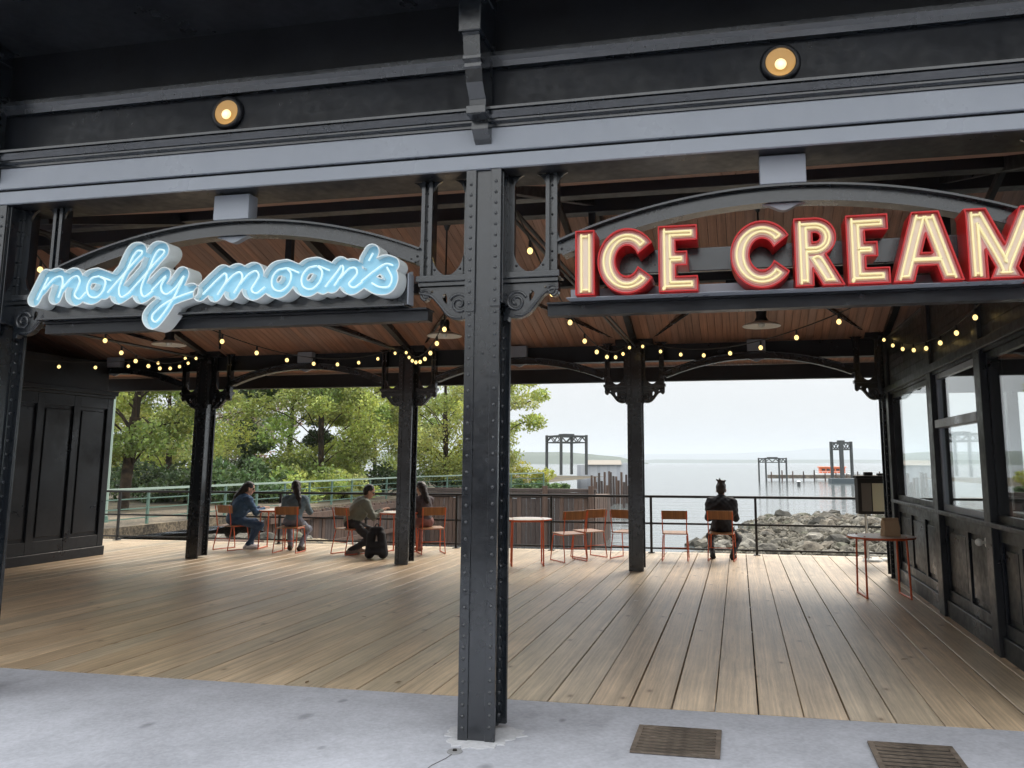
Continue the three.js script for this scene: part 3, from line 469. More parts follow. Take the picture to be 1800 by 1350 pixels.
// --- script sign (pixel strokes of the photograph laid on the sign's own plane)
{
  const zf = -4.98, zb = -5.12;
  const sign = thing('script_neon_sign', 'pale blue two word script neon sign mounted on the steel arch', 'sign', [0, 0, 0]);
  const W = M.signWhite = mat([0.74, 0.79, 0.79], { roughness: 0.35 }), blue = mat([0.38, 0.72, 0.90], { roughness: 0.4 }), tubeM = glow([0.75, 0.92, 0.95], [0.60, 0.92, 1.0], 0.12);
  const words = [
    [[[60, 526], [80, 486]], [[72, 508], [90, 488], [103, 485], [105, 496], [97, 522]], [[104, 506], [120, 488], [131, 484], [135, 494], [126, 518], [134, 524], [146, 512]],
      [[170, 484], [156, 488], [148, 504], [152, 519], [165, 521], [177, 508], [180, 492], [171, 485], [190, 492]],
      [[184, 513], [206, 488], [232, 458], [246, 441], [236, 440], [218, 474], [204, 508], [208, 521], [224, 512]],
      [[222, 513], [246, 486], [272, 456], [285, 440], [274, 438], [258, 470], [243, 508], [248, 520], [264, 510]],
      [[262, 509], [288, 483], [278, 504], [286, 516], [302, 506], [320, 482], [306, 512], [284, 548], [268, 565], [262, 556], [280, 536], [310, 520], [336, 511]]],
    [[[352, 516], [380, 488], [392, 479], [394, 490], [378, 517]], [[388, 502], [406, 482], [418, 477], [422, 486], [407, 514]], [[418, 498], [434, 480], [447, 475], [451, 484], [438, 508], [446, 514], [462, 503]],
      [[500, 470], [484, 474], [474, 490], [477, 506], [490, 510], [504, 498], [508, 480], [501, 470], [522, 478]],
      [[554, 466], [538, 470], [527, 486], [529, 502], [543, 507], [558, 494], [563, 476], [555, 466], [576, 474]],
      [[568, 503], [588, 478], [598, 465], [600, 474], [584, 501]], [[594, 488], [612, 470], [622, 470], [624, 480], [610, 498], [618, 504], [634, 494]],
      [[653, 443], [645, 457]], [[632, 493], [656, 474], [676, 462], [688, 465]], [[677, 468], [686, 488], [680, 502], [664, 503], [650, 496]]]];
  const names = [['m', 'm', 'm', 'o', 'l', 'l', 'y'], []];
  words.forEach((strokes, wi) => {
    const lines = strokes.map(s => { const p3 = s.map(([x, y]) => { const p = onZ(x, y, zf); return V(p.x, p.y, 0); }); const c = new THREE.CatmullRomCurve3(p3, false, 'centripetal'); return c.getPoints(s.length * 6).map(p => [p.x, p.y]); });
    const all = lines.flat(), xs = all.map(p => p[0]), ys = all.map(p => p[1]), pad = 0.08, bb = [Math.min(...xs) - pad, Math.max(...xs) + pad, Math.min(...ys) - pad, Math.max(...ys) + pad];
    const f = (x, y) => { let m = 1; for (const l of lines) for (let i = 0; i < l.length - 1; i++) { if (Math.abs(l[i][0] - x) > 0.16 || Math.abs(l[i][1] - y) > 0.16) continue; const d = segD(x, y, l[i], l[i + 1]); if (d < m) m = d; } return m; };
    const r = 0.058, o = contours(f, ...bb, 0.005, r), inn = contours(f, ...bb, 0.005, r - 0.007);
    const w = part('channel_word', flat(toShapes([...o, ...inn]), zb, zf), W, sign);
    part('back_panel', flat(toShapes(contours(f, ...bb, 0.005, r - 0.0075)), zb + 0.005, zf - 0.05), blue, w);
    for (const l of lines) part('neon_tube', tube(l.filter((_, i) => i % 3 === 0 || i === l.length - 1).map(p => V(p[0], p[1], zf - 0.028)), 0.0075, false, 0, 6), tubeM, w);
  });
  part('raceway', [RB(-5.0, -2.13, 2.69, 2.80, -5.155, -5.125, 0.004), RB(-5.0, -2.13, 2.672, 2.689, -5.27, -5.06, 0.004)], M.steel, sign);
  part('end_plate', [B(-2.155, -2.13, 2.69, 2.93, -5.2, -5.19), B(-2.128, -2.118, 2.69, 2.90, -5.19, -5.1)], M.trim, sign);
  part('transformer_box', RB(-2.36, -2.17, 2.69, 2.92, -5.30, -5.16, 0.006), M.steelDark, sign);
}
// --- red block letter sign
{
  const zf = -4.96, zb = -5.16, y0 = 2.672, y1 = 3.085, h = y1 - y0;
  const sign = thing('red_letter_sign', 'red block letter neon sign reading ICE CREAM on the steel arch', 'sign', [0, 0, 0]);
  const red = mat([0.50, 0.012, 0.014], { roughness: 0.38 }), pink = mat([0.74, 0.36, 0.35], { roughness: 0.5 }), cream = mat([0.80, 0.66, 0.56], { roughness: 0.5 }), tubeM = glow([0.80, 0.72, 0.42], [1.0, 0.84, 0.36], 0.14);
  const bx = (x, y, ax, bx_, ay, by) => Math.max(ax - x, x - bx_, ay - y, y - by);
  const slab = (x, y, a, b, hw) => { const dx = b[0] - a[0], dy = b[1] - a[1], L = Math.hypot(dx, dy), px = x - a[0], py = y - a[1]; return Math.max(Math.abs(px * dy - py * dx) / L - hw, -(px * dx + py * dy) / L - hw * 2, (px * dx + py * dy) / L - L - hw * 2); };
  const s = 0.112, G = {
    I: w => (x, y) => bx(x, y, 0, w, 0, h),
    E: w => (x, y) => Math.min(bx(x, y, 0, s * 0.95, 0, h), bx(x, y, 0, w, 0, s * 0.86), bx(x, y, 0, w, h - s * 0.86, h), bx(x, y, 0, w * 0.74, h / 2 - s * 0.40, h / 2 + s * 0.40)),
    C: w => (x, y) => { const cx = w * 0.53, cy = h / 2, rx = w * 0.53, ry = h / 2, qx = x - cx, qy = y - cy, o = (Math.hypot(qx / rx, qy / ry) - 1) * rx, i = (Math.hypot(qx / (rx - s), qy / (ry - s)) - 1) * (rx - s); const wedge = Math.max(Math.abs(qy) * 0.78 - (qx - 0.02) * 0.62, 0.03 - qx); return Math.max(o, -i, -wedge); },
    R: w => (x, y) => { const br = h * 0.29, cy = h - br, qx = x - (w * 0.86 - br), qy = y - cy, o = qx > 0 ? Math.hypot(qx, qy) - br : Math.max(-x, Math.abs(qy) - br), i = qx > 0 ? Math.hypot(qx, qy) - (br - s * 0.84) : Math.max(s * 0.95 - x, Math.abs(qy) - (br - s * 0.84)); const leg = Math.max(slab(x, y, [w * 0.42, h * 0.46], [w - s * 0.55, 0], s * 0.5), -y, y - h * 0.5); return Math.min(bx(x, y, 0, s * 0.95, 0, h), Math.max(o, -i), leg); },
    A: w => (x, y) => Math.min(Math.max(slab(x, y, [w / 2, h + 0.06], [s * 0.42, -0.02], s * 0.5), -y, y - h), Math.max(slab(x, y, [w / 2, h + 0.06], [w - s * 0.42, -0.02], s * 0.5), -y, y - h), Math.max(bx(x, y, 0, w, h * 0.22, h * 0.22 + s * 0.72), Math.abs(x - w / 2) - (h * 1.1 - y) * 0.38)),
    M: w => (x, y) => Math.min(bx(x, y, 0, s * 0.92, 0, h), bx(x, y, w - s * 0.92, w, 0, h), Math.max(slab(x, y, [s * 0.45, h], [w / 2, h * 0.16], s * 0.5), -y, y - h), Math.max(slab(x, y, [w - s * 0.45, h], [w / 2, h * 0.16], s * 0.5), -y, y - h)),
  };
  for (const [ch, a, b] of [['I', 1011, 1045], ['C', 1050, 1148], ['E', 1157, 1226], ['C', 1284, 1390], ['R', 1397, 1484], ['E', 1489, 1564], ['A', 1570, 1692], ['M', 1702, 1838]]) {
    const xa = onZ(a, 455, zf).x, xb = onZ(b, 450, zf).x, f = G[ch](xb - xa), bb = [-0.03, xb - xa + 0.03, -0.03, h + 0.03], mv = g => g.map(q => q.translate(xa, y0, 0));
    const o = contours(f, ...bb, 0.004, 0), inn = contours(f, ...bb, 0.004, -0.008);
    const L = part('letter', mv(flat(toShapes([...o, ...inn]), zb, zf)), red, sign); L.userData.label = 'letter ' + ch;
    part('back_panel', mv(flat(toShapes(contours(f, ...bb, 0.004, -0.0085)), zb + 0.004, zf - 0.03)), pink, L);
    part('cream_inlay', mv(flat(toShapes(contours(f, ...bb, 0.004, -0.022)), zf - 0.029, zf - 0.024)), cream, L);
    for (const lp of contours(f, ...bb, 0.004, -0.036)) { if (lp.length < 4) continue; part('neon_tube', mv([tube(lp.map(p => V(p[0], p[1], zf - 0.016)), 0.0075, true, Math.max(40, lp.length * 6), 6)]), tubeM, L); }
  }
  part('raceway', [RB(-1.03, 1.62, 2.675, 2.755, -5.26, -5.165, 0.005), RB(-1.03, 1.62, 2.669, 2.6745, -5.26, -5.02, 0.002)], M.trim, sign);
  part('backing_bar', RB(-1.0, 1.55, 2.84, 2.99, -5.21, -5.165, 0.005), M.steel, sign);
}

// ---------------------------------------------------------------- string lights
function strand(a, b, sag, n, label) {
  const g = thing('string_light', label, 'string lights', [0, 0, 0], 0, 'string lights under the roof');
  const P = t => { const p = a.clone().lerp(b, t); p.y -= 4 * sag * t * (1 - t); return p; }, pts = []; for (let i = 0; i <= 20; i++) pts.push(P(i / 20));
  part('cable', tube(pts, 0.006, false, 60, 5), M.wire, g);
  for (let i = 0; i < n; i++) { const p = P((i + 0.6) / (n + 0.2)); const s = part('lamp_socket', bar(V(p.x, p.y - 0.05, p.z), V(p.x, p.y, p.z), 0.012, 0.010, 6), M.wire, g); part('bulb', clean(new THREE.SphereGeometry(0.022, 10, 8).scale(1, 1.15, 1).translate(p.x, p.y - 0.078, p.z)), M.bulb, s); }
}
const FH = 3.42, BH = 3.60;
strand(V(XC[2], BH, ZB + 0.25), V(XC[2] + 0.1, FH, -5.4), 0.55, 9, 'string of warm bulbs running straight back behind the riveted front column');
strand(V(XC[1], BH, ZB + 0.25), V(XC[2] - 0.1, FH, -5.4), 0.55, 12, 'string of warm bulbs slanting from the backpack column to the front column');
strand(V(XC[1], BH, ZB + 0.25), V(XC[1] + 0.1, FH, -5.4), 0.55, 11, 'string of warm bulbs running back behind the blue script sign');
strand(V(XC[0], BH, ZB + 0.25), V(XC[1] - 0.1, FH, -5.4), 0.55, 12, 'string of warm bulbs slanting to the column by the person in denim');
strand(V(XC[0], BH, ZB + 0.25), V(XC[0], FH, -5.4), 0.5, 11, 'string of warm bulbs hanging in front of the panelled cabin');
strand(V(XC[2], BH, ZB + 0.25), V(XC[3] - 0.1, FH, -5.4), 0.55, 11, 'string of warm bulbs slanting below the red letter sign');
strand(V(XC[3] - 0.12, BH, ZB + 0.25), V(XC[3] - 0.15, FH, -5.4), 0.55, 11, 'string of warm bulbs running along the glazed kiosk wall');

// ---------------------------------------------------------------- chairs and tables
function makeChair(label) { // faces +z
  const g = thing('wire_chair', label, 'chair', [0, 0, 0], 0, 'orange wire chairs on the deck');
  const bk = clean(new RoundedBoxGeometry(0.44, 0.15, 0.014, 2, 0.006)); { const p = bk.attributes.position; for (let i = 0; i < p.count; i++) p.setZ(i, p.getZ(i) + 0.9 * p.getX(i) ** 2); }
  part('backrest', uvBox(bk).rotateX(-0.16).translate(0, 0.755, -0.235), M.chairWood, g);
  const st = clean(new RoundedBoxGeometry(0.42, 0.016, 0.40, 2, 0.007)); part('seat', uvBox(st).rotateX(-0.04).translate(0, 0.455, 0.0), M.chairWood, g);
  for (const s of [-1, 1]) {
    const x = s * 0.20;
    part('leg_frame', tube([V(x * 1.04, 0.82, -0.255), V(x * 1.02, 0.62, -0.215), V(x, 0.46, -0.19), V(x, 0.44, -0.16), V(x, 0.437, 0.10), V(x * 1.0, 0.43, 0.165), V(x * 1.02, 0.36, 0.185), V(x * 1.08, 0.03, 0.235), V(x * 1.08, 0.011, 0.21), V(x * 1.08, 0.0105, 0.0), V(x * 1.08, 0.011, -0.22), V(x * 1.07, 0.03, -0.245), V(x * 1.0, 0.42, -0.17)], 0.0095, false, 70, 6), M.orange, g);
  }
  part('cross_bar', [bar(V(-0.20, 0.437, 0.10), V(0.20, 0.437, 0.10), 0.008), bar(V(-0.20, 0.437, -0.10), V(0.20, 0.437, -0.10), 0.008), bar(V(-0.206, 0.22, -0.21), V(0.206, 0.22, -0.21), 0.007)], M.orange, g);
  return g;
}
const chair0 = makeChair('orange wire chair under the person in blue denim');
let chairUsed = false;
const chair = (x, z, turn, label) => { if (!chairUsed) { chairUsed = true; chair0.position.set(x, 0.003, z); chair0.rotation.y = turn; chair0.userData.label = label; return chair0; } return copyOf(chair0, [x, 0.003, z], turn, label); };
function makeTable(r, label) {
  const g = thing('round_table', label, 'table', [0, 0, 0], 0, 'round orange tables on the deck');
  part('top', clean(new THREE.LatheGeometry([[0, 0.735], [r - 0.008, 0.735], [r, 0.729], [r, 0.722], [r - 0.004, 0.716], [0, 0.716]].map(p => new THREE.Vector2(...p)), 48)), M.tableTop, g);
  part('edge_band', clean(new THREE.LatheGeometry([[r + 0.0005, 0.712], [r + 0.006, 0.712], [r + 0.006, 0.733], [r + 0.0005, 0.733], [r + 0.0005, 0.712]].map(p => new THREE.Vector2(...p)), 48)), M.orange, g);
  for (const s of [-1, 1]) part('leg_frame', tube([V(s * 0.24, 0.715, -0.2), V(s * 0.245, 0.69, -0.21), V(s * 0.255, 0.04, -0.24), V(s * 0.255, 0.012, -0.22), V(s * 0.255, 0.012, 0.22), V(s * 0.255, 0.04, 0.24), V(s * 0.245, 0.69, 0.21), V(s * 0.24, 0.715, 0.2)], 0.0125, false, 60, 8), M.orange, g);
  part('stretcher', [bar(V(-0.25, 0.70, -0.2), V(0.25, 0.70, -0.2), 0.011), bar(V(-0.25, 0.70, 0.2), V(0.25, 0.70, 0.2), 0.011)], M.orange, g);
  return g;
}
const table0 = makeTable(0.40, 'empty round table with orange legs beside the pair of empty chairs');
table0.position.set(-3.42, 0.002, -13.5); table0.rotation.y = 0.3;
copyOf(table0, [-8.82, 0.002, -15.0], 0.2, 'round orange table between the two people in blue');
copyOf(table0, [-6.2, 0.002, -14.75], -0.2, 'round orange table in front of the man in the grey green top');
const t4 = copyOf(table0, [1.73, 0.002, -11.35], 0.1, 'round orange table with a paper bag against the glazed kiosk'); t4.scale.set(1.02, 1, 1.02);

chair(-9.48, -14.55, PI - 0.35, 'orange wire chair under the person in blue denim');
chair(-8.16, -14.35, PI + 0.15, 'orange wire chair under the person in the grey blue jacket');
chair(-6.96, -14.35, PI - 0.5, 'orange wire chair under the man in the grey green top');
chair(-5.56, -14.78, PI + 0.55, 'orange wire chair half hidden by the column with the backpack');
chair(-2.86, -14.15, -PI / 2 - 0.85, 'empty orange chair with its back to the railing beside the round table');
chair(-2.62, -14.75, -PI / 2 - 0.75, 'empty orange chair just behind the chair at the empty round table');
chair(-1.93, -14.75, PI - 0.35, 'empty orange chair beside the bare column, facing the water');
chair(-1.1, -14.7, PI + 0.02, 'empty orange chair between the bare column and the person in black');
chair(-0.32, -14.85, PI - 0.08, 'orange wire chair under the person in black');

// ---------------------------------------------------------------- people: smooth-joined capsules meshed with surface nets
function nets(f, lo, hi, c) {
  const nx = Math.ceil((hi[0] - lo[0]) / c), ny = Math.ceil((hi[1] - lo[1]) / c), nz = Math.ceil((hi[2] - lo[2]) / c), X = nx + 1, XY = X * (ny + 1), val = new Float32Array(XY * (nz + 1));
  for (let k = 0; k <= nz; k++) for (let j = 0; j <= ny; j++) for (let i = 0; i <= nx; i++) val[i + j * X + k * XY] = f(lo[0] + i * c, lo[1] + j * c, lo[2] + k * c);
  const id = new Int32Array(XY * (nz + 1)).fill(-1), P = [], I = [];
  for (let k = 0; k < nz; k++) for (let j = 0; j < ny; j++) for (let i = 0; i < nx; i++) {
    const b = i + j * X + k * XY; let n = 0, sx = 0, sy = 0, sz = 0, m = 0; const v = [];
    for (let q = 0; q < 8; q++) { const t = val[b + (q & 1) + ((q >> 1) & 1) * X + (q >> 2) * XY]; v.push(t); if (t < 0) m++; }
    if (m === 0 || m === 8) continue;
    for (let p = 0; p < 8; p++) for (let ax = 0; ax < 3; ax++) { const q = p | (1 << ax); if (q === p) continue; if ((v[p] < 0) !== (v[q] < 0)) { const t = v[p] / (v[p] - v[q]); sx += (p & 1) + (ax === 0 ? t : 0); sy += ((p >> 1) & 1) + (ax === 1 ? t : 0); sz += (p >> 2) + (ax === 2 ? t : 0); n++; } }
    id[b] = P.length / 3; P.push(lo[0] + (i + sx / n) * c, lo[1] + (j + sy / n) * c, lo[2] + (k + sz / n) * c);
  }
  const quad = (a, b, cc, d, flip) => { if (a < 0 || b < 0 || cc < 0 || d < 0) return; flip ? I.push(a, cc, b, a, d, cc) : I.push(a, b, cc, a, cc, d); };
  for (let k = 1; k < nz; k++) for (let j = 1; j < ny; j++) for (let i = 1; i < nx; i++) {
    const b = i + j * X + k * XY, s = val[b] < 0;
    if (s !== val[b + 1] < 0) quad(id[b - X - XY], id[b - XY], id[b], id[b - X], !s);
    if (s !== val[b + X] < 0) quad(id[b - 1 - XY], id[b - 1], id[b], id[b - XY], !s);
    if (s !== val[b + XY] < 0) quad(id[b - 1 - X], id[b - X], id[b], id[b - 1], !s);
  }
  const g = new THREE.BufferGeometry(); g.setAttribute('position', new THREE.Float32BufferAttribute(P, 3)); g.setIndex(I); g.computeVertexNormals(); return g;
}
// prims: {a,b,ra,rb,col} tapered capsules, or {c,r:[x,y,z],col} ellipsoids
function pd(p, x, y, z) {
  if (p.c) { const qx = (x - p.c.x) / p.r[0], qy = (y - p.c.y) / p.r[1], qz = (z - p.c.z) / p.r[2], k = Math.hypot(qx, qy, qz); return (k - 1) * Math.min(p.r[0], p.r[1], p.r[2]); }
  const dx = p.b.x - p.a.x, dy = p.b.y - p.a.y, dz = p.b.z - p.a.z, t = Math.max(0, Math.min(1, ((x - p.a.x) * dx + (y - p.a.y) * dy + (z - p.a.z) * dz) / (dx * dx + dy * dy + dz * dz + 1e-9)));
  return Math.hypot(x - p.a.x - dx * t, y - p.a.y - dy * t, z - p.a.z - dz * t) - (p.ra + (p.rb - p.ra) * t);
}
function blob(prims, cell, k, fold = 0) {
  const lo = [9, 9, 9], hi = [-9, -9, -9];
  for (const p of prims) for (const [q, r] of p.c ? [[p.c, Math.max(...p.r)]] : [[p.a, p.ra], [p.b, p.rb]]) [q.x, q.y, q.z].forEach((v, i) => { lo[i] = Math.min(lo[i], v - r - 2.5 * cell - 0.01); hi[i] = Math.max(hi[i], v + r + 2.5 * cell + 0.01); });
  const f = (x, y, z) => { let d = 9; for (const p of prims) { const e = pd(p, x, y, z); if (e > d + k) continue; if (d > e + k) { d = e; continue; } const h = Math.max(0, Math.min(1, 0.5 + 0.5 * (d - e) / k)); d = d + (e - d) * h - k * h * (1 - h); } return d + (fold ? fold * (Math.sin(x * 34 + y * 21) * Math.sin(y * 47 - z * 19 + x * 9) + 0.6 * Math.sin(z * 61 + y * 33) * Math.sin(x * 52 - y * 13)) : 0); };
  const g = nets(f, lo, hi, cell), P = g.attributes.position, col = new Float32Array(P.count * 3);
  for (let i = 0; i < P.count; i++) { let best = 9, c = [1, 1, 1]; for (const p of prims) { const e = pd(p, P.getX(i), P.getY(i), P.getZ(i)) - (p.pri || 0); if (e < best) { best = e; c = p.col; } } col.set(c, i * 3); }
  g.setAttribute('color', new THREE.BufferAttribute(col, 3)); return clean(g);
}
function ik(a, b, l1, l2, pole) { // middle joint of a two-bone chain
  const d = b.clone().sub(a), L = Math.min(d.length(), (l1 + l2) * 0.999), x = (l1 * l1 - l2 * l2 + L * L) / (2 * L), h = Math.sqrt(Math.max(0, l1 * l1 - x * x)), n = d.normalize(), p = pole.clone().sub(n.clone().multiplyScalar(pole.dot(n))).normalize();
  return a.clone().add(n.multiplyScalar(x)).add(p.multiplyScalar(h));
}
function hand(wrist, dir, palmUp, side, skin, curl) { // five bent fingers from a palm; dir = pointing direction, palmUp = back-of-hand normal
  const n = palmUp.clone().sub(dir.clone().multiplyScalar(palmUp.dot(dir))).normalize(), s = dir.clone().cross(n).multiplyScalar(side), out = [];
  const at3 = (d, w, h) => wrist.clone().addScaledVector(dir, d).addScaledVector(s, w).addScaledVector(n, h);
  out.push({ a: at3(0.0, 0, 0), b: at3(0.03, 0, 0), ra: 0.026, rb: 0.027, col: skin }, { a: at3(0.035, -0.022, 0), b: at3(0.088, -0.026, 0), ra: 0.015, rb: 0.0135, col: skin }, { a: at3(0.035, 0.018, 0), b: at3(0.088, 0.024, 0), ra: 0.015, rb: 0.0135, col: skin }, { a: at3(0.04, 0, 0), b: at3(0.09, 0, 0), ra: 0.016, rb: 0.014, col: skin });
  [[0.031, 0.066], [0.011, 0.078], [-0.010, 0.072], [-0.030, 0.056]].forEach(([w, L], i) => {
    let p = at3(0.088, w, 0), ang = 0; const r = 0.0088; for (let q = 0; q < 3; q++) { ang += curl * (q ? 1 : 0.6); const l = L * [0.46, 0.30, 0.24][q], d = dir.clone().multiplyScalar(Math.cos(ang)).addScaledVector(n, -Math.sin(ang)).addScaledVector(s, w * 0.5), e = p.clone().addScaledVector(d, l); out.push({ a: p, b: e, ra: r - q * 0.0007, rb: r - 0.0007 - q * 0.0007, col: skin }); p = e; }
  });
  let p = at3(0.028, 0.026, -0.004); for (const [dd, dw, dn] of [[0.03, 0.022, -0.008], [0.028, 0.010, -0.008], [0.022, 0.002, -0.006]]) { const e = p.clone().addScaledVector(dir, dd).addScaledVector(s, dw).addScaledVector(n, dn); out.push({ a: p, b: e, ra: 0.0115, rb: 0.0098, col: skin }); p = e; }
  return out;
}
function person(o) { // local frame: hips above the origin, facing +z, +x = the person's left
  const g = thing('person', o.label, 'person', [o.x + 0.06 * Math.sin(o.turn), 0, o.z + 0.06 * Math.cos(o.turn)], o.turn);
  const bk = o.bulk || 1, skin = o.skin, top = o.top, leg = o.legs, shoe = o.shoes;
  const hipY = 0.555, pel = V(0, hipY, -0.03), lean = o.lean || 0, side = o.side || 0, tw = o.twist || 0;
  const up = d => pel.clone().add(V(Math.sin(side) * d, Math.cos(lean) * Math.cos(side) * d, Math.sin(lean) * d));
  const chest = up(0.30), neckB = up(0.46), bend = o.bend || 0; neckB.z += bend * 0.04;
  const fwd = V(0, 0, 1).applyAxisAngle(V(0, 1, 0), tw), rgt = V(1, 0, 0).applyAxisAngle(V(0, 1, 0), tw), sw = o.shoulder || 0.165;
  const sh = s => neckB.clone().add(rgt.clone().multiplyScalar(s * sw)).add(V(0, -0.055, 0));
  const hf = V(Math.sin(o.headTurn || 0), -Math.sin(o.nod || 0), Math.cos(o.headTurn || 0) * Math.cos(o.nod || 0)).normalize();
  const headC = neckB.clone().add(V(0, 0.165, 0.02)).addScaledVector(hf, 0.02 + 0.08 * Math.sin(o.nod || 0));
  const body = [
    { c: pel.clone().add(V(0, 0.0, -0.01)), r: [0.175, 0.105, 0.13], col: leg }, { a: pel.clone().add(V(0, 0.05, 0)), b: chest, ra: 0.125 * bk, rb: 0.135 * bk, col: top },
    { c: chest, r: [(o.chestW || 0.175) * bk, 0.18 * bk, 0.12 * bk], col: top }, { a: sh(-1), b: sh(1), ra: 0.066 * bk, rb: 0.066 * bk, col: top }, { a: neckB.clone().add(V(0, -0.06, -0.01)), b: neckB.clone().add(V(0, 0.0, 0)), ra: 0.085, rb: 0.058, col: top },
    { a: neckB.clone().add(V(0, 0.01, 0)), b: headC.clone().add(V(0, -0.05, 0)), ra: 0.052, rb: 0.05, col: o.collar || skin }];
  const ends = [];
  for (const s of [-1, 1]) {
    const H = s < 0 ? o.handR : o.handL, ht = V(...H), S0 = sh(s), el = ik(S0, ht, 0.275, 0.25, V(s * 0.6, -0.9, -0.35));
    body.push({ a: S0, b: el, ra: 0.056 * bk, rb: 0.045 * bk, col: top }, { a: el, b: ht, ra: 0.043 * bk, rb: 0.030, col: o.bareArms ? skin : top });
    ends.push([ht, ht.clone().sub(el).normalize(), s]);
    const F = V(...(s < 0 ? o.footR : o.footL)), hip = pel.clone().add(V(s * 0.088, -0.01, 0.02)), an = F.clone().add(V(0, 0.085, 0)), kn = ik(hip, an, 0.43, 0.41, V(s * 0.25, 0.7, 1));
    const yaw = (s < 0 ? o.toeR : o.toeL) || 0, td = V(Math.sin(yaw), 0, Math.cos(yaw));
    body.push({ a: hip, b: kn, ra: 0.088, rb: 0.062, col: leg }, { a: kn, b: an, ra: 0.060, rb: 0.042, col: o.bareShins ? skin : leg });
    body.push({ a: an.clone().add(V(0, -0.045, 0)).addScaledVector(td, -0.045), b: an.clone().add(V(0, -0.052, 0)).addScaledVector(td, 0.15), ra: 0.042, rb: 0.034, col: shoe, pri: 0.012 });
  }
  const R = new THREE.Matrix4().makeBasis(V(0, 1, 0).cross(hf).normalize(), hf.clone().cross(V(0, 1, 0).cross(hf).normalize()).normalize(), hf), L3 = (x, y, z) => V(x, y, z).applyMatrix4(R).add(headC);
  const head = [
    { c: L3(0, 0.035, -0.008), r: [0.076, 0.092, 0.094], col: skin }, { c: L3(0, -0.04, 0.025), r: [0.058, 0.072, 0.065], col: skin }, { a: L3(0, -0.088, 0.055), b: L3(0, -0.086, 0.06), ra: 0.022, rb: 0.022, col: skin },
    { a: L3(0, 0.018, 0.088), b: L3(0, -0.018, 0.103), ra: 0.009, rb: 0.015, col: skin }, { a: L3(-0.016, -0.054, 0.084), b: L3(0.016, -0.054, 0.084), ra: 0.0085, rb: 0.0085, col: [skin[0] * 0.75, skin[1] * 0.5, skin[2] * 0.5], pri: 0.003 },
    { a: L3(-0.077, 0.012, -0.005), b: L3(-0.078, -0.03, 0.002), ra: 0.014, rb: 0.010, col: skin }, { a: L3(0.077, 0.012, -0.005), b: L3(0.078, -0.03, 0.002), ra: 0.014, rb: 0.010, col: skin },
    { c: L3(-0.031, 0.012, 0.079), r: [0.012, 0.008, 0.008], col: [0.03, 0.02, 0.015], pri: 0.004 }, { c: L3(0.031, 0.012, 0.079), r: [0.012, 0.008, 0.008], col: [0.03, 0.02, 0.015], pri: 0.004 },
    { a: L3(-0.045, 0.03, 0.082), b: L3(-0.018, 0.032, 0.088), ra: 0.006, rb: 0.006, col: o.hair, pri: 0.002 }, { a: L3(0.045, 0.03, 0.082), b: L3(0.018, 0.032, 0.088), ra: 0.006, rb: 0.006, col: o.hair, pri: 0.002 }];
  const mBody = new THREE.MeshPhysicalMaterial({ vertexColors: true, roughness: 0.82, bumpMap: T.weave, bumpScale: 0.0008, sheen: 0.2, sheenRoughness: 0.6 });
  const geos = [blob(body, 0.013, 0.045, 0.006), blob(head, 0.006, 0.016)];
  for (const [ht, d, s] of ends) geos.push(blob(hand(ht, d, o.palm ? V(...o.palm) : V(0, 1, 0), s < 0 ? -1 : 1, skin, o.curl || 0.35), 0.004, 0.007));
  part('body', geos, mBody, g);
  const mHair = mat(o.hair, { roughness: 0.55, vertexColors: false });
  const hairP = o.hairStyle(L3, headC).map(p => ({ ...p, col: [1, 1, 1] }));
  const hg = blob(hairP, 0.008, 0.02, 0.004); hg.deleteAttribute('color'); part('hair', hg, mHair, g);
  if (o.extra) o.extra(g, L3, sh, chest);
  return g;
}
const capHair = L3 => [{ c: L3(0, 0.052, -0.022), r: [0.086, 0.09, 0.095] }, { c: L3(0, -0.005, -0.055), r: [0.078, 0.08, 0.058] }];
person({ label: 'seated person in a blue denim jacket and jeans with long dark hair', x: -9.46, z: -14.52, turn: PI - 0.72, bulk: 1.2, side: -0.1, lean: 0.36, twist: 0.1, headTurn: -0.3, nod: 0.28, skin: [0.50, 0.30, 0.22], top: [0.045, 0.10, 0.19], legs: [0.035, 0.075, 0.15], shoes: [0.62, 0.62, 0.66], hair: [0.012, 0.010, 0.009],
  handL: [0.14, 0.76, 0.46], handR: [-0.10, 0.76, 0.48], footL: [0.13, 0, 0.34], footR: [-0.13, 0, 0.20], toeL: 0.2, toeR: -0.1,
  hairStyle: (L3, c) => [...capHair(L3), { a: L3(0, 0.02, -0.07), b: L3(0.01, -0.20, -0.15), ra: 0.075, rb: 0.065 }, { a: L3(0.01, -0.20, -0.15), b: L3(0.03, -0.36, -0.20), ra: 0.065, rb: 0.03 }] });
person({ label: 'seated person in a grey blue jacket seen from behind with dark hair', x: -8.14, z: -14.4, bulk: 1.12, turn: PI + 0.28, lean: 0.16, headTurn: 0.25, nod: 0.2, skin: [0.48, 0.29, 0.21], top: [0.10, 0.15, 0.185], legs: [0.16, 0.17, 0.21], shoes: [0.06, 0.035, 0.02], hair: [0.014, 0.009, 0.008],
  handL: [0.16, 0.76, 0.36], handR: [-0.15, 0.76, 0.38], footL: [0.10, 0, 0.22], footR: [-0.12, 0, 0.10], toeL: 0.1, toeR: -0.3,
  hairStyle: L3 => [...capHair(L3), { a: L3(0, 0.0, -0.07), b: L3(-0.05, -0.22, -0.13), ra: 0.07, rb: 0.05 }, { a: L3(-0.05, -0.22, -0.13), b: L3(-0.08, -0.40, -0.14), ra: 0.05, rb: 0.025 }] });
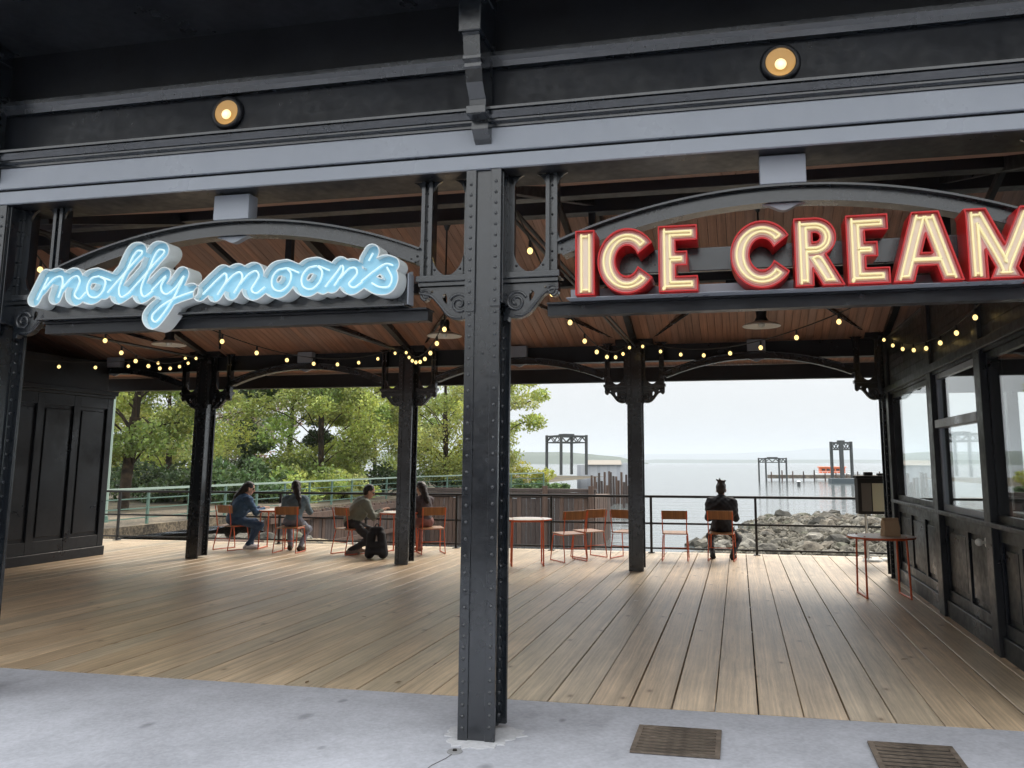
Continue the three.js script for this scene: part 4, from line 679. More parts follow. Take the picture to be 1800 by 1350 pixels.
person({ label: 'seated man in a grey green top leaning over his table', x: -6.95, z: -14.32, bulk: 1.2, turn: PI - 1.0, lean: 0.50, headTurn: -0.1, nod: 0.42, chestW: 0.19, shoulder: 0.18, skin: [0.46, 0.27, 0.19], top: [0.185, 0.20, 0.165], legs: [0.035, 0.035, 0.04], shoes: [0.24, 0.20, 0.17], hair: [0.012, 0.010, 0.01],
  handL: [0.12, 0.77, 0.52], handR: [-0.10, 0.77, 0.50], footL: [0.12, 0, 0.10], footR: [-0.10, 0, -0.06], toeL: 0.2, toeR: -0.2,
  hairStyle: L3 => capHair(L3), extra: (g, L3) => part('spectacles', [tube([V(-0.055, 0.02, 0.1), V(0, 0.02, 0.108), V(0.055, 0.02, 0.1)].map(p => L3(p.x, p.y, p.z)), 0.003), bar(L3(0.06, 0.02, 0.095), L3(0.084, 0.02, 0.0), 0.003), bar(L3(-0.06, 0.02, 0.095), L3(-0.084, 0.02, 0.0), 0.003)], M.rail, g) });
person({ label: 'seated person with long dark hair mostly hidden behind the column', x: -5.68, z: -14.78, turn: PI + 0.9, lean: 0.22, headTurn: 0.1, nod: 0.3, skin: [0.48, 0.30, 0.22], top: [0.06, 0.045, 0.05], legs: [0.22, 0.10, 0.09], shoes: [0.25, 0.12, 0.08], hair: [0.02, 0.012, 0.01],
  handL: [0.14, 0.76, 0.42], handR: [-0.14, 0.76, 0.42], footL: [0.12, 0, 0.28], footR: [-0.12, 0, 0.32],
  hairStyle: L3 => [...capHair(L3), { a: L3(0, 0.0, -0.07), b: L3(0, -0.28, -0.13), ra: 0.075, rb: 0.05 }] });
person({ label: 'seated person in black with a spiky hair bun facing the water', x: -0.32, z: -14.90, turn: PI - 0.05, bulk: 1.28, lean: 0.10, headTurn: 0, nod: 0.2, chestW: 0.21, shoulder: 0.185, skin: [0.42, 0.25, 0.18], top: [0.010, 0.010, 0.013], legs: [0.011, 0.012, 0.018], shoes: [0.010, 0.010, 0.010], hair: [0.030, 0.022, 0.018],
  handL: [0.10, 0.66, 0.30], handR: [-0.10, 0.66, 0.30], footL: [0.17, 0, 0.05], footR: [-0.17, 0, 0.0], toeL: 0.2, toeR: -0.2,
  hairStyle: L3 => { const out = [...capHair(L3), { c: L3(0, 0.125, -0.045), r: [0.06, 0.05, 0.055] }]; for (let i = 0; i < 9; i++) { const a = i / 9 * PI * 2, r = 0.065 + 0.03 * hash(i, 4, 4); out.push({ a: L3(0, 0.12, -0.045), b: L3(Math.cos(a) * r, 0.135 + 0.05 * hash(i, 5, 5), -0.045 + Math.sin(a) * r * 0.8), ra: 0.026, rb: 0.011 }); } return out; } });

// backpack, papers, paper bag
{
  const g = thing('backpack', 'black backpack standing on the deck beside the man in grey green', 'backpack', [-6.15, 0.003, -13.72], 0.3), bm = mat([0.010, 0.010, 0.014], { roughness: 0.8, bumpMap: T.weave, bumpScale: 0.001 });
  const b = blob([[-1, 1], [1, 1], [-1, -1], [1, -1]].map(([a, b]) => ({ a: V(a * 0.115, 0.085, b * 0.05), b: V(a * 0.085 - 0.01, 0.40, b * 0.035), ra: 0.08, rb: 0.07, col: [1, 1, 1] })).concat([{ a: V(-0.07, 0.47, -0.02), b: V(0.05, 0.48, -0.02), ra: 0.07, rb: 0.065, col: [1, 1, 1] }, { a: V(-0.07, 0.13, 0.11), b: V(0.07, 0.13, 0.11), ra: 0.06, rb: 0.06, col: [1, 1, 1] }, { a: V(-0.06, 0.24, 0.10), b: V(0.06, 0.24, 0.10), ra: 0.05, rb: 0.05, col: [1, 1, 1] }]), 0.012, 0.035); b.deleteAttribute('color');
  part('bag_body', b, bm, g); part('strap', [tube([V(-0.06, 0.5, -0.07), V(-0.10, 0.42, -0.16), V(-0.11, 0.2, -0.17), V(-0.08, 0.06, -0.13)], 0.016), tube([V(0.05, 0.5, -0.07), V(0.09, 0.42, -0.16), V(0.10, 0.2, -0.17), V(0.08, 0.06, -0.13)], 0.016)], bm, g);
  part('grab_handle', tube([V(-0.045, 0.53, -0.01), V(-0.02, 0.585, -0.01), V(0.02, 0.58, -0.01), V(0.03, 0.52, -0.01)], 0.010), bm, g);
}
const paper = mat([0.82, 0.82, 0.80], { roughness: 0.8 }), kraft = mat([0.52, 0.36, 0.22], { roughness: 0.85, bumpMap: T.paintBump, bumpScale: 0.004 });
solo('paper_sheet', uvBox(clean(new RoundedBoxGeometry(0.30, 0.04, 0.21, 1, 0.004))).rotateY(0.2).translate(-6.05, 0.759, -14.7), paper, 'white takeaway box on the table in front of the man', 'box');
solo('paper_cup', clean(new THREE.LatheGeometry([[0, 0], [0.03, 0], [0.042, 0.11], [0.039, 0.11], [0.028, 0.004], [0, 0.004]].map(p => new THREE.Vector2(...p)), 20)).translate(-8.72, 0.737, -14.95), paper, 'white paper cup on the table of the two people in blue', 'cup');
{ const g = thing('paper_bag', 'brown paper bag standing on the round table by the kiosk', 'paper bag', [1.84, 0.739, -11.3], 0.25);
  const s = clean(new THREE.BoxGeometry(0.20, 0.19, 0.14, 4, 4, 3)); { const p = s.attributes.position; for (let i = 0; i < p.count; i++) { const y = p.getY(i) / 0.19 + 0.5; p.setX(i, p.getX(i) * (1 - 0.08 * y) + 0.006 * Math.sin(40 * p.getZ(i) + 9 * y)); p.setZ(i, p.getZ(i) * (1 - 0.25 * y)); } s.computeVertexNormals(); }
  part('bag_body', uvBox(s).translate(0, 0.095, 0), kraft, g); part('folded_top', RB(-0.10, 0.10, 0.19, 0.225, -0.02, 0.03, 0.006), kraft, g); }
{ // poster stand at the end of the railing
  const g = thing('poster_stand', 'poster stand with pale panels on slim poles at the end of the railing', 'sign stand', [2.27, 0.002, -15.25], 0.12);
  for (const x of [-0.17, 0.17]) part('pole', bar(V(x, 0.02, 0), V(x, 1.3, 0), 0.016), M.enamel, g);
  part('foot', [clean(new THREE.CylinderGeometry(0.15, 0.17, 0.03, 24).translate(-0.1, 0.015, 0)), clean(new THREE.CylinderGeometry(0.12, 0.14, 0.03, 24).translate(0.2, 0.015, -0.08))], M.enamel, g);
  part('display_case', [RB(-0.30, 0.36, 0.78, 1.38, -0.16, 0.05, 0.01), RB(-0.32, 0.38, 1.381, 1.43, -0.18, 0.07, 0.01), RB(-0.16, -0.02, 1.431, 1.49, -0.1, 0.0, 0.01), RB(0.06, 0.26, 1.431, 1.47, -0.1, 0.02, 0.01)], M.iron, g);
  part('poster', B(-0.06, 0.14, 0.83, 1.30, 0.051, 0.056), mat([0.46, 0.43, 0.30], { roughness: 0.7 }), g); part('poster', B(0.16, 0.28, 1.08, 1.30, 0.051, 0.056), mat([0.33, 0.32, 0.26], { roughness: 0.7 }), g);
  part('poster', B(-0.24, -0.08, 0.83, 1.30, 0.051, 0.056), mat([0.10, 0.085, 0.07], { roughness: 0.7 }), g);
}
{ // dry leaves on the deck
  const lm = mat([0.16, 0.10, 0.05], { roughness: 0.9, side: THREE.DoubleSide });
  [[1118, 1057], [1192, 996], [1228, 1000], [1290, 1003], [1305, 1008], [1298, 998], [1423, 1086], [640, 1085], [700, 1200], [806, 1085], [1590, 1160], [540, 1200]].forEach(([x, y], i) => { const p = onY(x, y), s = new THREE.Shape(); s.moveTo(-0.035, 0); s.quadraticCurveTo(-0.01, 0.028, 0.04, 0); s.quadraticCurveTo(-0.01, -0.022, -0.035, 0); const q = clean(new THREE.ShapeGeometry(s, 5)); const a = q.attributes.position; for (let k = 0; k < a.count; k++) a.setZ(k, 0.25 * a.getY(k) ** 2 * 30 + 0.003); q.computeVertexNormals();
    solo('fallen_leaf', q.rotateX(-PI / 2).rotateY(i * 1.3).translate(p.x, 0.0035, p.z), i ? lm : paper, i ? 'small dry leaf lying on the deck boards' : 'white scrap of paper lying on the deck boards', i ? 'leaf' : 'paper scrap', i ? 'dry leaves scattered on the deck' : undefined); });
}

// ---------------------------------------------------------------- rocky shore beyond the deck
const sdPoly = (x, z, P) => { let d = 1e9, c = false; for (let i = 0, j = P.length - 1; i < P.length; j = i++) { d = Math.min(d, segD(x, z, P[j], P[i])); if ((P[i][1] > z) !== (P[j][1] > z) && x < (P[j][0] - P[i][0]) * (z - P[i][1]) / (P[j][1] - P[i][1]) + P[i][0]) c = !c; } return c ? d : -d; };
function terrain(x0, x1, z0, z1, step, f) {
  const nx = Math.round((x1 - x0) / step), nz = Math.round((z1 - z0) / step), g = new THREE.PlaneGeometry(x1 - x0, z1 - z0, nx, nz).rotateX(-PI / 2).translate((x0 + x1) / 2, 0, (z0 + z1) / 2), p = g.attributes.position;
  for (let i = 0; i < p.count; i++) p.setY(i, f(p.getX(i), p.getZ(i))); g.computeVertexNormals(); const uv = g.attributes.uv; for (let i = 0; i < p.count; i++) uv.setXY(i, p.getX(i), p.getZ(i)); return g;
}
const nz2 = (x, z, s) => fbm((x + 400) / 800, (z + 400) / 800, 300, 300, 3, s) - 0.5;
function stoneGeo(s) { const g = new THREE.IcosahedronGeometry(0.5, 1), p = g.attributes.position; for (let i = 0; i < p.count; i++) { const q = V(p.getX(i), p.getY(i), p.getZ(i)), n = 0.72 + 0.5 * hash(Math.round(q.x * 9), Math.round(q.y * 9) + 31 * Math.round(q.z * 9), s); p.setXYZ(i, q.x * n * 1.2, q.y * n * 0.78, q.z * n); } g.computeVertexNormals(); return uvBox(clean(g)); }
const stones = Array.from({ length: 9 }, (_, i) => stoneGeo(200 + i));
const stoneMats = [[0.34, 0.32, 0.28], [0.22, 0.205, 0.18], [0.43, 0.41, 0.37], [0.13, 0.125, 0.11], [0.31, 0.27, 0.22], [0.24, 0.24, 0.18]].map(c => mat(c, { map: T.stone, roughness: 0.92, bumpMap: T.stone, bumpScale: 0.02 }));
const bank = structure('riprap_bank');
{
  const P = [[1200, 41], [1232, 50], [1300, 63], [1345, 72], [1420, 70], [2600, 62], [1640, 58]].map(([px, d]) => { const p = at(px, d); return [p.x, p.z]; }); P.push([40, -50], [40, -20], [3, -20], [-1.5, -26]);
  const hgt = (x, z) => { const d = sdPoly(x, z, P); return Math.min(-1.9, -3.15 + 0.13 * d) + 0.35 * nz2(x, z, 301); };
  part('bank_slope', terrain(-8, 42, -84, -17, 1, hgt), mat([0.20, 0.19, 0.165], { map: T.gravel, roughness: 0.95 }), bank);
  let n = 0, tries = 0; while (n < 295 && tries++ < 9000) { const px = rr(1195, 1545), d = 24 + 50 * rnd() ** 1.15, p = at(px, d); if (sdPoly(p.x, p.z, P) < -0.3) continue; const y = hgt(p.x, p.z), s = (0.32 + 0.75 * rnd() ** 2.2) * (0.7 + d / 140); const m = part('stone', stones[Math.floor(rnd() * 9)], stoneMats[Math.floor(rnd() * 6)], bank); m.position.set(p.x, y + s * 0.16, p.z); m.scale.setScalar(s); m.rotation.set(rr(-0.4, 0.4), rnd() * 6, rr(-0.4, 0.4)); n++; }
  const im = new THREE.InstancedMesh(stones[2], stoneMats[0], 2600); im.name = 'small_stones'; im.userData.kind = 'stuff'; im.castShadow = im.receiveShadow = true; const q = new THREE.Object3D(); let k = 0; tries = 0;
  while (k < 2600 && tries++ < 30000) { const p = at(rr(1190, 1640), 22 + 52 * rnd()); if (sdPoly(p.x, p.z, P) < -0.5) continue; const s = rr(0.18, 0.5); q.position.set(p.x, hgt(p.x, p.z) + s * 0.1, p.z); q.rotation.set(rnd() * 6, rnd() * 6, rnd() * 6); q.scale.setScalar(s); q.updateMatrix(); im.setMatrixAt(k, q.matrix); const c = rr(0.5, 1.2); im.setColorAt(k, lin(c, c * 0.98, c * 0.93)); k++; }
  im.count = k; bank.add(im);
}

// ---------------------------------------------------------------- shore to the west: land, boardwalk, timber bulkhead, pier
const land = structure('shore_land');
{
  part('land_sheet', terrain(-220, -19.5, -125, -17, 6, (x, z) => -0.45 + 1.2 * nz2(x * 0.3, z * 0.3, 311) * Math.min(1, (-19.5 - x) / 15)), mat([0.17, 0.15, 0.095], { map: T.gravel, roughness: 0.95 }), land);
  part('beach', terrain(-20, -5, -42, -15.9, 0.75, (x, z) => { const t = Math.max(0, Math.min(1, (x + 20) / 17 + Math.max(0, (-31 - z) / 12))); return -0.9 - 2.6 * t + 0.5 * nz2(x, z, 312); }), mat([0.36, 0.31, 0.24], { map: T.gravel, roughness: 0.95 }), land);
  for (let i = 0; i < 70; i++) { const x = rr(-19, -11), z = rr(-32, -17), t = Math.max(0, Math.min(1, (x + 20) / 17 + Math.max(0, (-31 - z) / 12))), s = rr(0.3, 0.8); const m = part('stone', stones[Math.floor(rnd() * 9)], stoneMats[Math.floor(rnd() * 6)], land); m.position.set(x, -0.9 - 2.6 * t + s * 0.1, z); m.scale.setScalar(s); m.rotation.set(rr(-0.4, 0.4), rnd() * 6, 0); }
}
for (const [px, d, L, a, y] of [[235, 26, 5.5, 0.15, -1.2], [310, 29, 6.5, -0.1, -1.35], [280, 24.5, 4.5, 0.3, -1.55]]) { const p = at(px, d); solo('driftwood_log', bar(V(p.x - L / 2 * Math.cos(a), y, p.z - L / 2 * Math.sin(a)), V(p.x + L / 2 * Math.cos(a), y + 0.25, p.z + L / 2 * Math.sin(a)), 0.26, 0.18, 12), timberMats[2], 'dark driftwood log lying on the beach below the boardwalk', 'log', 'driftwood logs on the beach'); }
const boardwalk = structure('boardwalk');
part('walkway', B(-23, -18.2, -0.6, -0.3, -46, -17), mat([0.30, 0.26, 0.21], { map: T.gravel, roughness: 0.9 }), boardwalk);
const bulk = thing('timber_bulkhead', 'weathered vertical timber wall holding the boardwalk above the water', 'timber wall', [0, 0, 0]);
{
  const pl = Array.from({ length: 4 }, (_, i) => { const g = RB(-0.125, 0.125, 0, 2.9, -0.05, 0.05, 0.012), uv = g.attributes.uv, o = rnd(); for (let k = 0; k < uv.count; k++) uv.setXY(k, uv.getX(k) + o, uv.getY(k) + o * 3); return g; });
  for (let i = 0; i < 59; i++) { const m = part('plank', pl[i % 4], timberMats[Math.floor(rnd() * 5)], bulk); m.position.set(-18.1 + rr(-0.02, 0.02), -3.3 + rr(-0.05, 0.05), -30 - 0.27 * i); m.rotation.y = PI / 2; }
  part('wale', [B(-18.0, -17.85, -0.75, -0.5, -46, -29.9), B(-18.0, -17.85, -2.0, -1.8, -46, -29.9)], timberMats[2], bulk);
}
const pier = thing('timber_pier', 'brown plank faced timber pier reaching out beyond the empty round table', 'pier', [0, 0, 0]);
{
  const z = -46, xa = -18.6, xb = -7.9;
  const pl = Array.from({ length: 4 }, () => { const g = RB(-0.125, 0.125, 0, 3.0, -0.05, 0.05, 0.012), uv = g.attributes.uv, o = rnd(); for (let k = 0; k < uv.count; k++) uv.setXY(k, uv.getX(k) + o, uv.getY(k) + o * 3); return g; });
  for (let x = xa, i = 0; x < xb; x += 0.27, i++) { const m = part('plank', pl[i % 4], timberMats[Math.floor(rnd() * 5)], pier); m.position.set(x, -3.3 + rr(-0.08, 0.04), z + rr(-0.03, 0.03)); }
  part('cap_beam', [RB(xa, xb + 0.1, -0.28, -0.02, z - 0.3, z + 0.12, 0.02), RB(xa, xb + 0.15, 0.0, 0.18, z - 0.5, z + 0.05, 0.02)], timberMats[3], pier);
  part('pier_deck', B(xa, xb, -0.35, -0.29, z - 6, z - 0.301), timberMats[0], pier);
  for (let i = 0; i < 21; i++) { const m = part('plank', pl[i % 4], timberMats[Math.floor(rnd() * 5)], pier); m.position.set(xb + rr(-0.02, 0.02), -3.3 + rr(-0.08, 0.0), z - 0.35 - 0.27 * i); m.rotation.y = PI / 2; }
  for (const x of [xa + 0.2, -14.2, -10.6, xb - 0.1]) part('fender_pile', bar(V(x, -3.4, z + 0.2), V(x, 0.35, z + 0.2), 0.17, 0.15, 12), timberMats[1], pier);
}
const teal = thing('teal_railing', 'teal green metal railing along the boardwalk below the trees', 'railing', [0, 0, 0]);
{
  const run = [[V(-18.5, -0.3, -17.5), V(-18.5, -0.3, -46.4)], [V(-18.5, -0.3, -46.4), V(-11.0, -0.05, -47.2)]];
  for (const [a, b] of run) { const L = a.distanceTo(b), n = Math.round(L / 2.1); for (let i = 0; i <= n; i++) { const p = a.clone().lerp(b, i / n); part('post', B(p.x - 0.035, p.x + 0.035, p.y, p.y + 1.06, p.z - 0.035, p.z + 0.035), M.teal, teal); } const o = y => [a.clone().add(V(0, y, 0)), b.clone().add(V(0, y, 0))]; part('top_rail', sbar(...o(1.1), 0.09, 0.07), M.tealLight, teal); for (const y of [0.2, 0.5, 0.8]) part('lower_rail', sbar(...o(y), 0.03, 0.035), M.teal, teal); }
}
{ const p = at(193, 27.5); const g = thing('teal_lamp_post', 'slim teal pole rising from the railing beside the panelled cabin', 'pole', [p.x, -0.35, p.z]); part('shaft', bar(V(0, 0, 0), V(0, 4.6, 0), 0.06, 0.045, 10), M.tealLight, g); part('base', bar(V(0, 0, 0), V(0, 0.25, 0), 0.11, 0.08, 10), M.teal, g); }

// ---------------------------------------------------------------- trees
function leafCloud(clumps, perClump, size, cols, droop = 0.2) {
  const n = clumps.length * perClump, P = new Float32Array(n * 12), C = new Float32Array(n * 12), I = new Uint32Array(n * 6), a = V(), b = V(), nn = V(); let k = 0;
  for (const c of clumps) { const cb = cols[Math.floor(rnd() * cols.length)], kb = rr(0.62, 1.22);
    for (let i = 0; i < perClump; i++, k++) {
      const th = rnd() * PI * 2, ph = Math.acos(2 * rnd() - 1), r = c.r * Math.cbrt(rr(0.12, 1)) * rr(0.75, 1.2), x = c.p.x + r * Math.sin(ph) * Math.cos(th), y = c.p.y + 0.72 * r * Math.cos(ph), z = c.p.z + r * Math.sin(ph) * Math.sin(th), s = size * rr(0.6, 1.35);
      nn.set(rr(-1, 1), rr(-0.2, 1.3), rr(-1, 1)).normalize(); a.set(rr(-1, 1), rr(-1, 1) - droop, rr(-1, 1)).cross(nn).normalize(); b.copy(nn).cross(a);
      const q = [[-0.5, 0, 0], [0, -0.36, 0.1], [0.55, 0, -0.06], [0, 0.36, 0.1]], kk = kb * rr(0.6, 1.3), hy = rr(-0.12, 0.12);
      q.forEach(([u, v, w], j) => { P.set([x + s * (a.x * u + b.x * v + nn.x * w), y + s * (a.y * u + b.y * v + nn.y * w), z + s * (a.z * u + b.z * v + nn.z * w)], k * 12 + j * 3); C.set([cb[0] * kk * (1 + hy), cb[1] * kk, cb[2] * kk * (1 - hy)], k * 12 + j * 3); });
      I.set([k * 4, k * 4 + 1, k * 4 + 2, k * 4, k * 4 + 2, k * 4 + 3], k * 6);
    } }
  const g = new THREE.BufferGeometry(); g.setAttribute('position', new THREE.BufferAttribute(P, 3)); g.setAttribute('color', new THREE.BufferAttribute(C, 3)); g.setIndex(new THREE.BufferAttribute(I, 1)); g.computeVertexNormals(); return g;
}
M.leaf = new THREE.MeshPhysicalMaterial({ vertexColors: true, roughness: 0.9, transmission: 0.4, thickness: 0, side: THREE.DoubleSide });
const GREEN = [[0.36, 0.43, 0.09], [0.40, 0.46, 0.10], [0.26, 0.36, 0.07]], LIME = [[0.52, 0.56, 0.14], [0.45, 0.52, 0.12], [0.56, 0.59, 0.19]], DARK = [[0.07, 0.12, 0.035], [0.09, 0.14, 0.04], [0.055, 0.095, 0.03]], MID = [[0.13, 0.22, 0.06], [0.10, 0.18, 0.05]], YEL = [[0.42, 0.40, 0.05], [0.36, 0.38, 0.06]], PINK = [[0.42, 0.30, 0.26], [0.33, 0.32, 0.16], [0.46, 0.36, 0.32]];
function tree(px, d, h, R, cols, label, o = {}) {
  const p = at(px, d), g = thing(o.name || 'leafy_tree', label, 'tree', [p.x, -0.5, p.z], 0, 'trees along the boardwalk'), tr = (o.trunk || 0.12) * h / 8, wood = [], clumps = [], cy = h * (o.cy || 0.58), ry = h * (o.ry || 0.42);
  const bend = V(rr(-0.3, 0.3), h * 0.45, rr(-0.3, 0.3)); wood.push(tube([V(0, -0.2, 0), V(bend.x * 0.3, h * 0.18, bend.z * 0.3), bend], tr, false, 12, 8)); wood.push(bar(bend, V(bend.x * 1.6, h * 0.82, bend.z * 1.6), tr * 0.8, tr * 0.18, 7));
  const n = o.clumps || 46;
  for (let i = 0; i < n; i++) { const th = i * 2.39996 + rr(-0.3, 0.3), u = rr(-1, 1), rad = Math.sqrt(1 - u * u) * Math.sqrt(rr(0.25, 1)); const c = V(Math.cos(th) * rad * R, cy + u * ry, Math.sin(th) * rad * R); clumps.push({ p: c, r: R * rr(0.20, 0.36) * (o.clumpK || 1) }); if (i % 2 === 0) { const s = V(bend.x * 1.2, Math.max(h * 0.16, Math.min(h * 0.7, c.y - Math.hypot(c.x, c.z) * 0.6)), bend.z * 1.2), m = s.clone().lerp(c, 0.5).add(V(0, 0.12 * R, 0)); wood.push(tube([s, m, c], tr * 0.2, false, 6, 5)); } }
  part('trunk', wood, M.bark, g); part('crown', leafCloud(clumps, Math.round((o.per || 150) * 3.1), o.leaf || 0.17, cols), M.leaf, g); return g;
}
tree(222, 36, 9, 3.4, GREEN, 'leafy green tree with a dark bare trunk beside the panelled cabin', { trunk: 0.2, cy: 0.62, ry: 0.36 });
tree(300, 46, 10, 3.8, LIME, 'bright green tree behind the column by the person in denim', { ry: 0.5, cy: 0.5 });
tree(352, 60, 11, 4.2, GREEN, 'tall green tree standing farther back behind the columns', { cy: 0.5, ry: 0.5 });
tree(446, 66, 12, 3.6, PINK, 'thin tree with pinkish young leaves and sky showing through', { per: 70, clumps: 40 });
tree(506, 52, 11, 3.0, DARK, 'dark green dense tree between the brighter trees', { per: 200, leaf: 0.2, cy: 0.5, ry: 0.5, clumps: 52 });
tree(566, 47, 11, 3.4, GREEN, 'broad green tree above the man in grey green', { cy: 0.5, ry: 0.48, per: 190 });
tree(632, 50, 12, 3.6, LIME, 'lime green tree just beyond the man in grey green', { cy: 0.5, ry: 0.46 });
tree(705, 64, 12, 3.4, GREEN, 'green tree partly hidden by the column with the backpack', { per: 90, cy: 0.62 });
tree(785, 56, 12, 3.4, LIME, 'lime green tree between the back column and the riveted front column', { cy: 0.55, ry: 0.45 });
tree(880, 54, 12.5, 2.9, LIME, 'lime green tree whose loose branches end against the open sky', { cy: 0.6, ry: 0.42, per: 120, clumps: 42 });
tree(395, 80, 13, 4.6, MID, 'tall mid green tree far back behind the two people in blue', { cy: 0.45, ry: 0.45, per: 170 });
tree(660, 84, 13, 4.8, GREEN, 'tall green tree far back behind the man in grey green', { cy: 0.45, ry: 0.45, per: 170 });
tree(250, 66, 12, 4.6, MID, 'tall mid green tree far back beside the panelled cabin', { cy: 0.45, ry: 0.45, per: 170 });
tree(830, 82, 12, 4.0, GREEN, 'green tree far back beside the riveted front column', { cy: 0.45, ry: 0.42, per: 150 });
function bush(px, d, w, h, cols, label, o = {}) {
  const p = at(px, d), g = thing('bush', label, 'bush', [p.x, o.y ?? -0.5, p.z], 0, 'bushes behind the boardwalk'), cl = []; const n = o.n || 22;
  for (let i = 0; i < n; i++) { const a = rnd() * PI * 2, r = Math.sqrt(rnd()); cl.push({ p: V(Math.cos(a) * r * w, h * rr(0.25, 0.85) * (1.1 - 0.5 * r), Math.sin(a) * r * w * 0.6), r: Math.min(w, h) * rr(0.22, 0.36) }); }
  part('stems', Array.from({ length: 5 }, (_, i) => bar(V(0.1 * i - 0.2, 0, 0), V(rr(-w, w) * 0.5, h * 0.6, rr(-w, w) * 0.3), 0.04, 0.015, 5)), M.bark, g);
  part('foliage', leafCloud(cl, o.per || 130, o.leaf || 0.2, cols), M.leaf, g);
}
bush(415, 43, 2.2, 3.2, MID, 'rounded deep green bush behind the people in blue');
bush(468, 41, 2.0, 2.3, MID, 'deep green bush behind the person in the grey blue jacket');
bush(255, 44, 3.0, 2.6, DARK, 'dark bush below the trunk of the leafy tree');
bush(330, 42, 1.8, 2.0, DARK, 'low dark bush beside the column by the person in denim');
bush(545, 42, 2.4, 2.2, GREEN, 'green bush behind the man in grey green');
bush(668, 52, 2.6, 2.4, DARK, 'dark bush beside the column with the backpack');
bush(605, 45, 2.0, 1.9, LIME, 'lime bush over the railing behind the man in grey green');
bush(775, 60, 3.2, 2.2, DARK, 'dark hedge bush between the back column and the riveted front column');
bush(920, 62, 2.4, 2.3, YEL, 'yellow green bush below the loose lime tree');
bush(965, 50, 1.2, 0.95, MID, 'small green bush on the pier edge', { y: -0.3 });
bush(905, 50, 1.8, 1.0, MID, 'low grey green hedge on the pier beside the riveted front column', { y: -0.3 });

// ---------------------------------------------------------------- far harbour
function gantry(px, d, w, dp, h, turn, y, label) {
  const p = at(px, d), g = thing('ferry_gantry', label, 'gantry', [p.x, y, p.z], turn, 'steel gantries over the ferry slips'), t = h * 0.055, c = [[-w / 2, -dp / 2], [w / 2, -dp / 2], [w / 2, dp / 2], [-w / 2, dp / 2]];
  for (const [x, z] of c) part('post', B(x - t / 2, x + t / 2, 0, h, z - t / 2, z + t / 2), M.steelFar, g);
  for (let i = 0; i < 4; i++) { const [ax, az] = c[i], [bx, bz] = c[(i + 1) % 4], L = Math.hypot(bx - ax, bz - az), n = Math.max(3, Math.round(L / (h * 0.16))), k = t * 0.45, web = []; const q = (s, yy) => V(ax + (bx - ax) * s, yy, az + (bz - az) * s);
    for (let j = 0; j < n; j++) web.push(sbar(q(j / n, h * (j % 2 ? 0.96 : 0.82)), q((j + 1) / n, h * (j % 2 ? 0.82 : 0.96)), k * 0.8, k * 0.8));
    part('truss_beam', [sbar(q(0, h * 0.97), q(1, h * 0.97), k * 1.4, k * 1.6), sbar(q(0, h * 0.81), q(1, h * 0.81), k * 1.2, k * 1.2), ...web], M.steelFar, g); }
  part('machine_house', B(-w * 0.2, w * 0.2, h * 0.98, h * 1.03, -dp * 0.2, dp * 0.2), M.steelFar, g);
}
gantry(996, 120, 4.2, 4.0, 5.6, 0.75, -0.1, 'steel lattice gantry standing beyond the timber pier');
gantry(1358, 205, 5.2, 4.5, 5.9, 0.35, -3.1, 'low wide steel gantry standing in the open water');
gantry(1480, 195, 3.0, 3.2, 9.6, 0.7, -3.1, 'tall narrow steel gantry beside the orange boat');
for (let i = 0; i < 17; i++) { const p = at(1040 + i * 4.4 + rr(-1.2, 1.2), 92 + rr(-5, 9)), h = rr(2.1, 3.7); solo('mooring_pile', bar(V(p.x, -3.4, p.z), V(p.x + rr(-0.05, 0.05), -3 + h, p.z), 0.15, 0.13, 8), timberMats[i % 5], 'dark timber mooring pile in the row standing in the water', 'pile', 'row of mooring piles'); }
{ const p = at(1068, 128), g = thing('pier_shed', 'pale panelled pier shed with a tan roof beyond the mooring piles', 'shed', [p.x, -0.6, p.z], 0.2);
  const wm = mat([0.50, 0.52, 0.55], { roughness: 0.8 }); part('wall', B(-4.6, 5.4, -2.6, 1.9, -6, -0.05), wm, g);
  for (let i = 0; i < 20; i++) part('wall_panel', B(-4.6 + i * 0.5 + 0.02, -4.12 + i * 0.5, -2.5, 1.85, -0.049, 0.02 + 0.03 * (i % 2)), i % 3 ? wm : mat([0.42, 0.44, 0.48]), g);
  part('roof', along([[0.4, 1.9], [-3, 2.6], [-6.3, 1.9]], -3.2, 2.2), mat([0.26, 0.235, 0.20], { roughness: 0.9 }), g); part('roof_edge', B(2.2, 5.4, 1.9, 2.2, -6, 0), wm, g); }
{ const p = at(1440, 218), g = thing('landing_stage', 'long grey landing stage with piles lying low on the water', 'landing stage', [p.x, -3, p.z], 0.1);
  part('stage_deck', B(-13, 15, 0.6, 1.5, -2, 2), mat([0.42, 0.38, 0.35], { map: T.gravel, roughness: 0.9 }), g); for (let i = 0; i < 11; i++) part('pile', bar(V(-12.5 + i * 2.7, -0.3, 2.1), V(-12.5 + i * 2.7, rr(1.8, 2.8), 2.1), 0.18, 0.16, 8), timberMats[i % 5], g); part('fence', [...Array.from({ length: 14 }, (_, i) => B(-2 + i * 1.2, -1.9 + i * 1.2, 1.5, 2.4, 1.8, 1.9)), B(-2, 14, 2.36, 2.44, 1.8, 1.9)], M.white, g); }
